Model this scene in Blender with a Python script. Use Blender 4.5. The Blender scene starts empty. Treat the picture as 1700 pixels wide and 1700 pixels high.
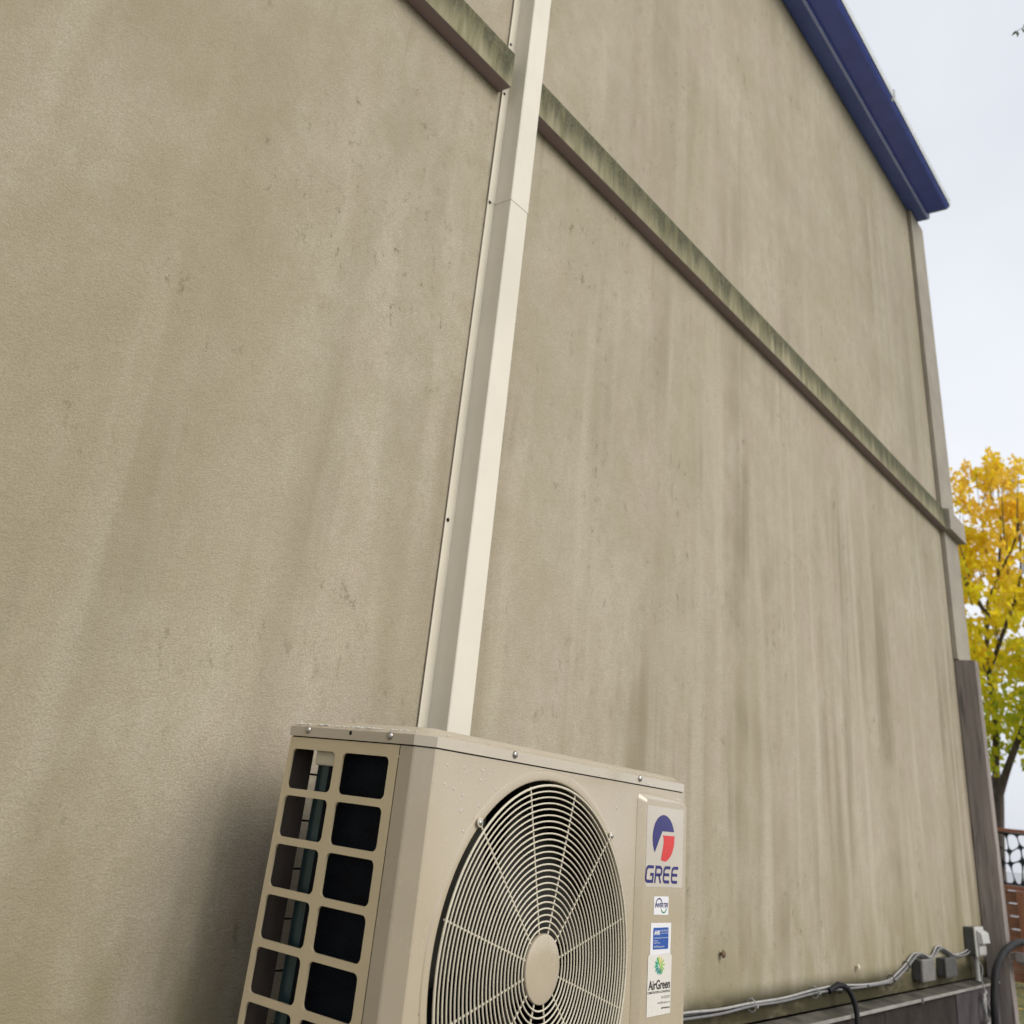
import bpy, bmesh, math, random
from mathutils import Vector, Matrix, noise as mnoise
R = math.radians
random.seed(7)
scene = bpy.context.scene
C = scene.collection

# ------------------------------------------------------------------ camera
# world: x runs along the house wall, y points into the wall, z up, the phone is at the origin (1.25 m above ground)
GROUND = -1.25
cam_d = bpy.data.cameras.new('camera')
cam = bpy.data.objects.new('camera', cam_d); C.objects.link(cam)
rt = Vector((0.60067543, -0.79208806, 0.10856118))
up = Vector((-0.41420634, -0.19217642, 0.88966361))
fw = Vector((0.68382902, 0.57936580, 0.44352355))
cam.matrix_world = Matrix(((rt.x, up.x, -fw.x, 0), (rt.y, up.y, -fw.y, 0), (rt.z, up.z, -fw.z, 0), (0, 0, 0, 1)))
cam_d.sensor_fit = 'HORIZONTAL'; cam_d.sensor_width = 36.0
cam_d.lens = 1566.92 / 1700 * 36
cam_d.shift_x = (850 - 815.29) / 1700
cam_d.shift_y = -(850 - 558.27) / 1700
cam_d.clip_start = 0.05; cam_d.clip_end = 3000
cam_d.dof.use_dof = True
cam_d.dof.focus_distance = 1.70
cam_d.dof.aperture_fstop = 6.5
scene.camera = cam

# ------------------------------------------------------------------ sky and sun (overcast)
SUN_TO = Vector((0.10, -0.80, 0.56)).normalized()
world = bpy.data.worlds.new('World'); scene.world = world; world.use_nodes = True
wn = world.node_tree.nodes; wl = world.node_tree.links
wn.clear()
w_out = wn.new('ShaderNodeOutputWorld'); w_bg = wn.new('ShaderNodeBackground')
sky = wn.new('ShaderNodeTexSky'); sky.sky_type = 'NISHITA'; sky.sun_disc = False
sky.sun_elevation = math.asin(SUN_TO.z); sky.sun_rotation = math.atan2(SUN_TO.x, SUN_TO.y)
sky.air_density = 1.0; sky.dust_density = 3.0; sky.ozone_density = 1.0
w_hsv = wn.new('ShaderNodeHueSaturation'); w_hsv.inputs['Saturation'].default_value = 0.16
w_mix = wn.new('ShaderNodeMix'); w_mix.data_type = 'RGBA'; w_mix.blend_type = 'MIX'
w_mix.inputs['Factor'].default_value = 0.72
w_tc = wn.new('ShaderNodeTexCoord')
w_nz = wn.new('ShaderNodeTexNoise'); w_nz.inputs['Scale'].default_value = 2.6; w_nz.inputs['Detail'].default_value = 4
w_rmp = wn.new('ShaderNodeValToRGB')
w_rmp.color_ramp.elements[0].position = 0.33; w_rmp.color_ramp.elements[0].color = (4.4, 4.62, 5.05, 1)
w_rmp.color_ramp.elements[1].position = 0.66; w_rmp.color_ramp.elements[1].color = (5.35, 5.5, 5.85, 1)
wl.new(w_tc.outputs['Generated'], w_nz.inputs['Vector'])
wl.new(w_nz.outputs['Fac'], w_rmp.inputs['Fac'])
wl.new(sky.outputs['Color'], w_hsv.inputs['Color'])
wl.new(w_hsv.outputs['Color'], w_mix.inputs['A'])
wl.new(w_rmp.outputs['Color'], w_mix.inputs['B'])
wl.new(w_mix.outputs['Result'], w_bg.inputs['Color'])
w_bg.inputs['Strength'].default_value = 0.132
wl.new(w_bg.outputs['Background'], w_out.inputs['Surface'])

sun_d = bpy.data.lights.new('sun', 'SUN'); sun_d.energy = 1.2; sun_d.angle = R(36); sun_d.color = (1.0, 0.935, 0.825)
sun = bpy.data.objects.new('sun', sun_d); C.objects.link(sun)
sun.rotation_euler = (-SUN_TO).to_track_quat('-Z', 'Y').to_euler()
sun.location = (0, -6, 12)

vs = scene.view_settings
vs.view_transform = 'Standard'; vs.look = 'None'; vs.exposure = 0.54; vs.gamma = 1.0; vs.use_curve_mapping = False
scene.cycles.use_denoising = True
scene.cycles.max_bounces = 6; scene.cycles.use_adaptive_sampling = True; scene.cycles.adaptive_threshold = 0.02

# ------------------------------------------------------------------ helpers
class MB:
    """collects geometry in world coordinates"""
    def __init__(s): s.v = []; s.f = []
    def add(s, vs_, fs_):
        o = len(s.v); s.v += [tuple(q) for q in vs_]; s.f += [tuple(i + o for i in f) for f in fs_]; return s
    def box(s, x0, x1, y0, y1, z0, z1):
        return s.add([(x0,y0,z0),(x1,y0,z0),(x1,y1,z0),(x0,y1,z0),(x0,y0,z1),(x1,y0,z1),(x1,y1,z1),(x0,y1,z1)],
                     [(0,3,2,1),(4,5,6,7),(0,1,5,4),(1,2,6,5),(2,3,7,6),(3,0,4,7)])
    def prism(s, prof, x0, x1):
        """profile of (y,z) extruded along x"""
        n = len(prof)
        vs_ = [(x0, a, b) for a, b in prof] + [(x1, a, b) for a, b in prof]
        fs_ = [(i, (i+1) % n, n + (i+1) % n, n + i) for i in range(n)] + [tuple(range(n))[::-1], tuple(range(n, 2*n))]
        return s.add(vs_, fs_)
    def prism_z(s, prof, z0, z1):
        n = len(prof)
        vs_ = [(a, b, z0) for a, b in prof] + [(a, b, z1) for a, b in prof]
        fs_ = [(i, (i+1) % n, n + (i+1) % n, n + i) for i in range(n)] + [tuple(range(n))[::-1], tuple(range(n, 2*n))]
        return s.add(vs_, fs_)
    def tube(s, pts, r, n=8, closed=False):
        pts = [Vector(q) for q in pts]; m = len(pts)
        rr = r if isinstance(r, (list, tuple)) else [r] * m
        ref = None; vs_ = []
        for i, q in enumerate(pts):
            if closed: t = pts[(i+1) % m] - pts[i-1]
            else: t = pts[min(i+1, m-1)] - pts[max(i-1, 0)]
            t.normalize()
            if ref is None: ref = t.orthogonal().normalized()
            ref = (ref - t * ref.dot(t)).normalized()
            b = t.cross(ref)
            for k in range(n):
                a = 2*math.pi*k/n
                vs_.append(q + (ref*math.cos(a) + b*math.sin(a)) * rr[i])
        fs_ = []
        for i in range(m if closed else m-1):
            j = (i+1) % m
            for k in range(n): fs_.append((i*n+k, i*n+(k+1) % n, j*n+(k+1) % n, j*n+k))
        if not closed: fs_ += [tuple(range(n))[::-1], tuple(range((m-1)*n, m*n))]
        return s.add(vs_, fs_)
    def ring_y(s, cx, cy, cz, rad, r, n=96, k=6):
        return s.tube([(cx + rad*math.cos(2*math.pi*i/n), cy, cz + rad*math.sin(2*math.pi*i/n)) for i in range(n)], r, k, True)
    def disc_y(s, cx, cz, prof, n=48, cap=True):
        """lathe around the y axis; prof = list of (radius, y)"""
        vs_ = []; fs_ = []
        for rad, y in prof:
            for i in range(n):
                a = 2*math.pi*i/n; vs_.append((cx + rad*math.cos(a), y, cz + rad*math.sin(a)))
        for j in range(len(prof)-1):
            for i in range(n): fs_.append((j*n+i, j*n+(i+1) % n, (j+1)*n+(i+1) % n, (j+1)*n+i))
        if cap: fs_ += [tuple(range(n)), tuple(range((len(prof)-1)*n, len(prof)*n))[::-1]]
        return s.add(vs_, fs_)
    def build(s, name, mat, parent=None, origin=None, smooth=None, bevel=0.0, fix=True, label=None):
        o = Vector(origin) if origin is not None else (root_of(parent) if parent else Vector((0, 0, 0)))
        me = bpy.data.meshes.new(name)
        me.from_pydata([(a-o.x, b-o.y, c-o.z) for a, b, c in s.v], [], s.f)
        if fix:
            bm = bmesh.new(); bm.from_mesh(me); bmesh.ops.recalc_face_normals(bm, faces=bm.faces); bm.to_mesh(me); bm.free()
        if mat: me.materials.append(mat)
        if smooth is not None:
            for pl in me.polygons: pl.use_smooth = True
            me.set_sharp_from_angle(angle=R(smooth))
        ob = bpy.data.objects.new(name, me); C.objects.link(ob)
        if parent: ob.parent = parent
        else: ob.location = o
        if bevel:
            m = ob.modifiers.new('bevel', 'BEVEL'); m.width = bevel; m.segments = 2; m.limit_method = 'ANGLE'; m.angle_limit = R(40)
        if label: ob['label'] = label
        return ob
def root_of(o):
    while o.parent: o = o.parent
    return Vector(o.location)
def thing(name, loc, label, cat, group=None):
    o = bpy.data.objects.new(name, None); C.objects.link(o); o.location = loc; o.empty_display_size = 0.1
    return tag(o, label, cat, group)
def tag(o, label, cat, group=None):
    o['label'] = label; o['category'] = cat
    if group: o['group'] = group
    return o
def struct(o): o['kind'] = 'structure'; return o
def link_copy(ob, parent, offset):
    c = ob.copy(); C.objects.link(c); c.parent = parent; c.location = Vector(ob.location) + Vector(offset); return c

# ------------------------------------------------------------------ materials
def mat_new(name):
    m = bpy.data.materials.new(name); m.use_nodes = True
    nt = m.node_tree; b = nt.nodes['Principled BSDF']
    return m, nt, b
def N(nt, t, **kw):
    n = nt.nodes.new(t)
    for k, v in kw.items():
        if k in n.inputs: n.inputs[k].default_value = v
        else: setattr(n, k, v)
    return n
def coords(nt, scale=(1, 1, 1), loc=(0, 0, 0)):
    g = N(nt, 'ShaderNodeNewGeometry'); mp = N(nt, 'ShaderNodeMapping')
    mp.inputs['Scale'].default_value = scale; mp.inputs['Location'].default_value = loc
    nt.links.new(g.outputs['Position'], mp.inputs['Vector']); return mp.outputs['Vector']
def noise_n(nt, vec, scale, detail=4, rough=0.55, dist=0.0):
    n = N(nt, 'ShaderNodeTexNoise'); n.inputs['Scale'].default_value = scale; n.inputs['Detail'].default_value = detail
    n.inputs['Roughness'].default_value = rough; n.inputs['Distortion'].default_value = dist
    nt.links.new(vec, n.inputs['Vector']); return n.outputs['Fac']
def ramp(nt, fac, a, b, ca=0.0, cb=1.0):
    m = N(nt, 'ShaderNodeMapRange'); m.interpolation_type = 'SMOOTHSTEP'
    m.inputs['From Min'].default_value = a; m.inputs['From Max'].default_value = b
    m.inputs['To Min'].default_value = ca; m.inputs['To Max'].default_value = cb
    nt.links.new(fac, m.inputs['Value']); return m.outputs['Result']
def math_n(nt, op, a, b):
    m = N(nt, 'ShaderNodeMath'); m.operation = op
    for i, q in enumerate((a, b)):
        if isinstance(q, (int, float)): m.inputs[i].default_value = q
        else: nt.links.new(q, m.inputs[i])
    return m.outputs[0]
def mixc(nt, fac, a, b, mode='MIX'):
    m = N(nt, 'ShaderNodeMix'); m.data_type = 'RGBA'; m.blend_type = mode
    for key, q in (('Factor', fac), ('A', a), ('B', b)):
        if isinstance(q, (int, float)): m.inputs[key].default_value = q
        elif isinstance(q, tuple): m.inputs[key].default_value = q if len(q) == 4 else q + (1,)
        else: nt.links.new(q, m.inputs[key])
    return m.outputs['Result']
def bump(nt, bsdf, h, strength=0.3, dist=0.002):
    b = N(nt, 'ShaderNodeBump'); b.inputs['Strength'].default_value = strength; b.inputs['Distance'].default_value = dist
    nt.links.new(h, b.inputs['Height']); nt.links.new(b.outputs['Normal'], bsdf.inputs['Normal'])
def pos_axis(nt, axis):
    g = N(nt, 'ShaderNodeNewGeometry'); s = N(nt, 'ShaderNodeSeparateXYZ')
    nt.links.new(g.outputs['Position'], s.inputs[0]); return s.outputs[axis]

def simple(name, col, rough=0.5, metal=0.0, var=0.08, scale=12.0, bump_s=0.0, bump_scale=200.0, spec=0.5, coat=0.0):
    m, nt, b = mat_new(name)
    f = ramp(nt, noise_n(nt, coords(nt), scale, 5, 0.6), 0.3, 0.7)
    dark = tuple(c*(1-var) for c in col); light = tuple(min(1, c*(1+var)) for c in col)
    nt.links.new(mixc(nt, f, dark, light), b.inputs['Base Color'])
    b.inputs['Roughness'].default_value = rough; b.inputs['Metallic'].default_value = metal
    b.inputs['Specular IOR Level'].default_value = spec
    if coat: b.inputs['Coat Weight'].default_value = coat; b.inputs['Coat Roughness'].default_value = 0.08
    if bump_s: bump(nt, b, noise_n(nt, coords(nt), bump_scale, 3), bump_s, 0.001)
    return m

def stucco_mat():
    m, nt, b = mat_new('stucco')
    base = mixc(nt, ramp(nt, noise_n(nt, coords(nt), 1.5, 5, 0.65), 0.34, 0.66), (0.425, 0.374, 0.278), (0.52, 0.468, 0.378))
    # olive, pinkish and pale blotches of age
    base = mixc(nt, ramp(nt, noise_n(nt, coords(nt, (1, 1, 0.6), (3, 7, 5)), 1.3, 4, 0.62), 0.42, 0.66, 0, 0.45), base, (0.35, 0.31, 0.222))
    base = mixc(nt, ramp(nt, noise_n(nt, coords(nt, (1, 1, 0.7), (9, 3, 1)), 2.6, 4, 0.65), 0.46, 0.66, 0, 0.75), base, (0.47, 0.40, 0.335))
    base = mixc(nt, ramp(nt, noise_n(nt, coords(nt, (1, 1, 0.5), (13, 2, 9)), 6.0, 5, 0.7), 0.50, 0.70, 0, 0.5), base, (0.52, 0.475, 0.385))
    # hand-sized mottling and an olive film of painted lens darkening at the near end
    mot = noise_n(nt, coords(nt, (1, 1, 0.8), (2, 8, 3)), 15, 5, 0.68)
    base = mixc(nt, ramp(nt, mot, 0.36, 0.64, 0, 0.42), base, (0.375, 0.328, 0.236))
    vignette = math_n(nt, 'MULTIPLY', ramp(nt, pos_axis(nt, 'X'), 0.3, 1.75, 0.62, 0.0), ramp(nt, noise_n(nt, coords(nt, (1, 1, 0.8), (6, 1, 2)), 2.0, 5, 0.65), 0.28, 0.62, 0.35, 1))
    base = mixc(nt, vignette, base, (0.275, 0.235, 0.14))
    # soft rain streaks: long in z, broken up; strongest under the belt course
    z = pos_axis(nt, 'Z'); x = pos_axis(nt, 'X')
    zone = math_n(nt, 'MULTIPLY', ramp(nt, x, 1.5, 2.6, 0.4, 1.0), ramp(nt, z, 1.95, 1.25, 0.38, 1.0))
    st = noise_n(nt, coords(nt, (4.2, 1, 0.30), (2.3, 0, 0.6)), 1.0, 3, 0.5, 0.5)
    brk = noise_n(nt, coords(nt, (1.3, 1, 1.2), (5, 0, 2)), 1.0, 3, 0.6)
    s1 = math_n(nt, 'MULTIPLY', ramp(nt, st, 0.45, 0.64), ramp(nt, brk, 0.34, 0.60, 0.1, 1))
    base = mixc(nt, math_n(nt, 'MULTIPLY', math_n(nt, 'MULTIPLY', s1, zone), 0.85), base, (0.245, 0.205, 0.138))
    st2 = noise_n(nt, coords(nt, (10, 1, 0.7), (0.3, 0, 4.6)), 1.0, 3, 0.55, 0.6)
    s2 = math_n(nt, 'MULTIPLY', ramp(nt, st2, 0.50, 0.70), ramp(nt, brk, 0.42, 0.60))
    base = mixc(nt, math_n(nt, 'MULTIPLY', math_n(nt, 'MULTIPLY', s2, zone), 0.60), base, (0.225, 0.20, 0.132))
    st3 = noise_n(nt, coords(nt, (5.6, 1, 0.38), (7.7, 0, 1.6)), 1.0, 3, 0.5, 0.6)
    base = mixc(nt, math_n(nt, 'MULTIPLY', math_n(nt, 'MULTIPLY', ramp(nt, st3, 0.50, 0.70), zone), 0.6), base, (0.57, 0.52, 0.42))
    # drips washed out from under the belt course
    dz = math_n(nt, 'MULTIPLY', ramp(nt, z, 1.885, 1.45, 1, 0), ramp(nt, z, 1.89, 1.885, 0, 1))
    dr_ = ramp(nt, noise_n(nt, coords(nt, (24, 1, 0.8), (1, 0, 2)), 1.0, 3, 0.6, 0.2), 0.55, 0.70)
    base = mixc(nt, math_n(nt, 'MULTIPLY', math_n(nt, 'MULTIPLY', dr_, dz), 0.45), base, (0.25, 0.215, 0.15))
    # algae rising up the lower wall, then a near-black band at its foot
    al = math_n(nt, 'MULTIPLY', ramp(nt, z, -0.52, 0.10, 1, 0), ramp(nt, noise_n(nt, coords(nt, (6, 1, 2.2)), 1.0, 4, 0.65), 0.36, 0.62, 0.2, 1))
    base = mixc(nt, math_n(nt, 'MULTIPLY', al, 0.66), base, (0.215, 0.19, 0.085))
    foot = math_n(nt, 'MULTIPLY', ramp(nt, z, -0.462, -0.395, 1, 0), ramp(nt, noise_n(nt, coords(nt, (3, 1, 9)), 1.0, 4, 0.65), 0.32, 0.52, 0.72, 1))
    # fine grain and scuffs
    gr = noise_n(nt, coords(nt, (1, 1, 1.5)), 230, 3, 0.75)
    base = mixc(nt, ramp(nt, gr, 0.34, 0.64, 0.0, 0.50), base, (0.25, 0.215, 0.14))
    sp = noise_n(nt, coords(nt, (1, 1, 0.6), (1, 0, 3)), 26, 6, 0.82, 0.4)
    msk = ramp(nt, noise_n(nt, coords(nt, (1, 1, 1), (4, 4, 4)), 3.4, 4, 0.6), 0.44, 0.66, 0.04, 1)
    base = mixc(nt, math_n(nt, 'MULTIPLY', ramp(nt, sp, 0.55, 0.70), math_n(nt, 'MULTIPLY', msk, 0.9)), base, (0.13, 0.115, 0.065))
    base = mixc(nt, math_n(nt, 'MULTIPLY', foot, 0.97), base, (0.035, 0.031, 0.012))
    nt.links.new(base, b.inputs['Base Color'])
    b.inputs['Roughness'].default_value = 0.92; b.inputs['Specular IOR Level'].default_value = 0.25
    h = math_n(nt, 'ADD', gr, math_n(nt, 'MULTIPLY', noise_n(nt, coords(nt, (1, 1, 1.5)), 60, 3, 0.65), 0.8))
    bump(nt, b, h, 0.62, 0.003)
    return m

def belt_mat():
    m, nt, b = mat_new('mossy_belt')
    base = mixc(nt, ramp(nt, noise_n(nt, coords(nt), 4, 5), 0.3, 0.7), (0.25, 0.225, 0.135), (0.33, 0.295, 0.19))
    z = pos_axis(nt, 'Z')
    g = N(nt, 'ShaderNodeNewGeometry'); sn = N(nt, 'ShaderNodeSeparateXYZ'); nt.links.new(g.outputs['Normal'], sn.inputs[0])
    st = noise_n(nt, coords(nt, (13, 1, 1.2)), 1.0, 6, 0.7)
    top = ramp(nt, math_n(nt, 'ADD', z, math_n(nt, 'MULTIPLY', math_n(nt, 'SUBTRACT', st, 0.5), 0.28)), 1.87, 1.985)
    base = mixc(nt, math_n(nt, 'MULTIPLY', top, 0.93), base, (0.042, 0.044, 0.018))
    st2 = noise_n(nt, coords(nt, (40, 1, 2.5), (3, 0, 1)), 1.0, 5, 0.7)
    base = mixc(nt, ramp(nt, st2, 0.45, 0.66, 0, 0.7), base, (0.145, 0.135, 0.062))
    base = mixc(nt, ramp(nt, noise_n(nt, coords(nt), 120, 3, 0.7), 0.4, 0.65, 0, 0.3), base, (0.22, 0.21, 0.125))
    # the underside takes an even purplish brown
    base = mixc(nt, ramp(nt, sn.outputs['Z'], -0.5, -0.9), base, (0.27, 0.213, 0.218))
    nt.links.new(base, b.inputs['Base Color']); b.inputs['Roughness'].default_value = 0.9
    bump(nt, b, noise_n(nt, coords(nt), 150, 4, 0.7), 0.4, 0.002)
    return m

def wood_mat(name, a, c, dark, scale=(14, 14, 1.0), rough=0.8):
    m, nt, b = mat_new(name)
    g = noise_n(nt, coords(nt, scale), 1.0, 6, 0.65, 0.6)
    base = mixc(nt, ramp(nt, g, 0.3, 0.7), a, c)
    g2 = noise_n(nt, coords(nt, tuple(q*3.2 for q in scale), (3, 1, 2)), 1.0, 4, 0.6, 0.3)
    base = mixc(nt, ramp(nt, g2, 0.52, 0.70, 0, 0.7), base, dark)
    kn = noise_n(nt, coords(nt, (7, 7, 2.4), (2, 5, 1)), 1.0, 3, 0.5)
    base = mixc(nt, ramp(nt, kn, 0.66, 0.76, 0, 0.8), base, dark)
    nt.links.new(base, b.inputs['Base Color']); b.inputs['Roughness'].default_value = rough
    bump(nt, b, g2, 0.35, 0.002)
    return m

def leaf_mat(name, cols, zlo, zhi, trans=0.6):
    m, nt, b = mat_new(name)
    g = N(nt, 'ShaderNodeNewGeometry')
    rnd = g.outputs['Random Per Island']
    z = pos_axis(nt, 'Z')
    big = noise_n(nt, coords(nt), 0.9, 2)
    t = math_n(nt, 'ADD', ramp(nt, z, zlo, zhi, 0, 1), math_n(nt, 'ADD', math_n(nt, 'MULTIPLY', math_n(nt, 'SUBTRACT', big, 0.5), 1.5), math_n(nt, 'MULTIPLY', math_n(nt, 'SUBTRACT', rnd, 0.5), 0.5)))
    cr = N(nt, 'ShaderNodeValToRGB'); nt.links.new(t, cr.inputs['Fac'])
    el = cr.color_ramp.elements
    el[0].position = 0.0; el[0].color = cols[0] + (1,)
    el[1].position = 1.0; el[1].color = cols[-1] + (1,)
    for i, c in enumerate(cols[1:-1]):
        e = el.new((i+1) / (len(cols)-1)); e.color = c + (1,)
    col = mixc(nt, math_n(nt, 'MULTIPLY', rnd, 0.22), cr.outputs['Color'], tuple(q*0.55 for q in cols[1]))
    nt.links.new(col, b.inputs['Base Color']); b.inputs['Roughness'].default_value = 0.6
    b.inputs['Specular IOR Level'].default_value = 0.25
    tr = N(nt, 'ShaderNodeBsdfTranslucent'); nt.links.new(col, tr.inputs['Color'])
    mx = N(nt, 'ShaderNodeMixShader'); mx.inputs[0].default_value = trans
    nt.links.new(b.outputs[0], mx.inputs[1]); nt.links.new(tr.outputs[0], mx.inputs[2])
    nt.links.new(mx.outputs[0], nt.nodes['Material Output'].inputs['Surface'])
    return m

def ground_mat():
    m, nt, b = mat_new('lawn')
    f = noise_n(nt, coords(nt), 1.2, 6, 0.65)
    base = mixc(nt, ramp(nt, f, 0.35, 0.65), (0.07, 0.085, 0.03), (0.13, 0.14, 0.05))
    lf = noise_n(nt, coords(nt), 9, 3, 0.7)
    base = mixc(nt, ramp(nt, lf, 0.56, 0.66), base, (0.42, 0.28, 0.05))
    nt.links.new(base, b.inputs['Base Color']); b.inputs['Roughness'].default_value = 0.95
    bump(nt, b, noise_n(nt, coords(nt), 40, 4, 0.7), 0.8, 0.03)
    return m

def enamel(name, col, rough, coat, drips=0.25, dust=0.2):
    """painted sheet metal: slight orange peel, water runs, dust and small scuffs"""
    m, nt, b = mat_new(name)
    f = ramp(nt, noise_n(nt, coords(nt), 4, 4, 0.6), 0.3, 0.7)
    base = mixc(nt, f, tuple(c*0.96 for c in col), tuple(c*1.03 for c in col))
    run = ramp(nt, noise_n(nt, coords(nt, (55, 55, 2.2)), 1.0, 4, 0.6, 0.2), 0.55, 0.72)
    base = mixc(nt, math_n(nt, 'MULTIPLY', math_n(nt, 'MULTIPLY', run, ramp(nt, noise_n(nt, coords(nt, (6, 6, 3)), 1.0, 3), 0.42, 0.62)), drips), base, tuple(c*q for c, q in zip(col, (0.55, 0.5, 0.42))))
    sp = ramp(nt, noise_n(nt, coords(nt), 260, 3, 0.7), 0.66, 0.76)
    base = mixc(nt, math_n(nt, 'MULTIPLY', sp, dust), base, tuple(c*0.42 for c in col))
    sc_ = math_n(nt, 'MULTIPLY', ramp(nt, noise_n(nt, coords(nt, (1, 1, 0.4)), 48, 5, 0.8, 0.5), 0.64, 0.80), dust*0.8)
    base = mixc(nt, sc_, base, tuple(c*0.5 for c in col))
    nt.links.new(base, b.inputs['Base Color'])
    nt.links.new(ramp(nt, noise_n(nt, coords(nt), 9, 4), 0.3, 0.7, rough*0.8, rough*1.35), b.inputs['Roughness'])
    b.inputs['Coat Weight'].default_value = coat; b.inputs['Coat Roughness'].default_value = 0.08
    h = math_n(nt, 'ADD', math_n(nt, 'MULTIPLY', noise_n(nt, coords(nt), 420, 2), 0.05), math_n(nt, 'MULTIPLY', noise_n(nt, coords(nt), 5, 1), 1.0))
    bump(nt, b, h, 0.10, 0.004)
    return m

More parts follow.
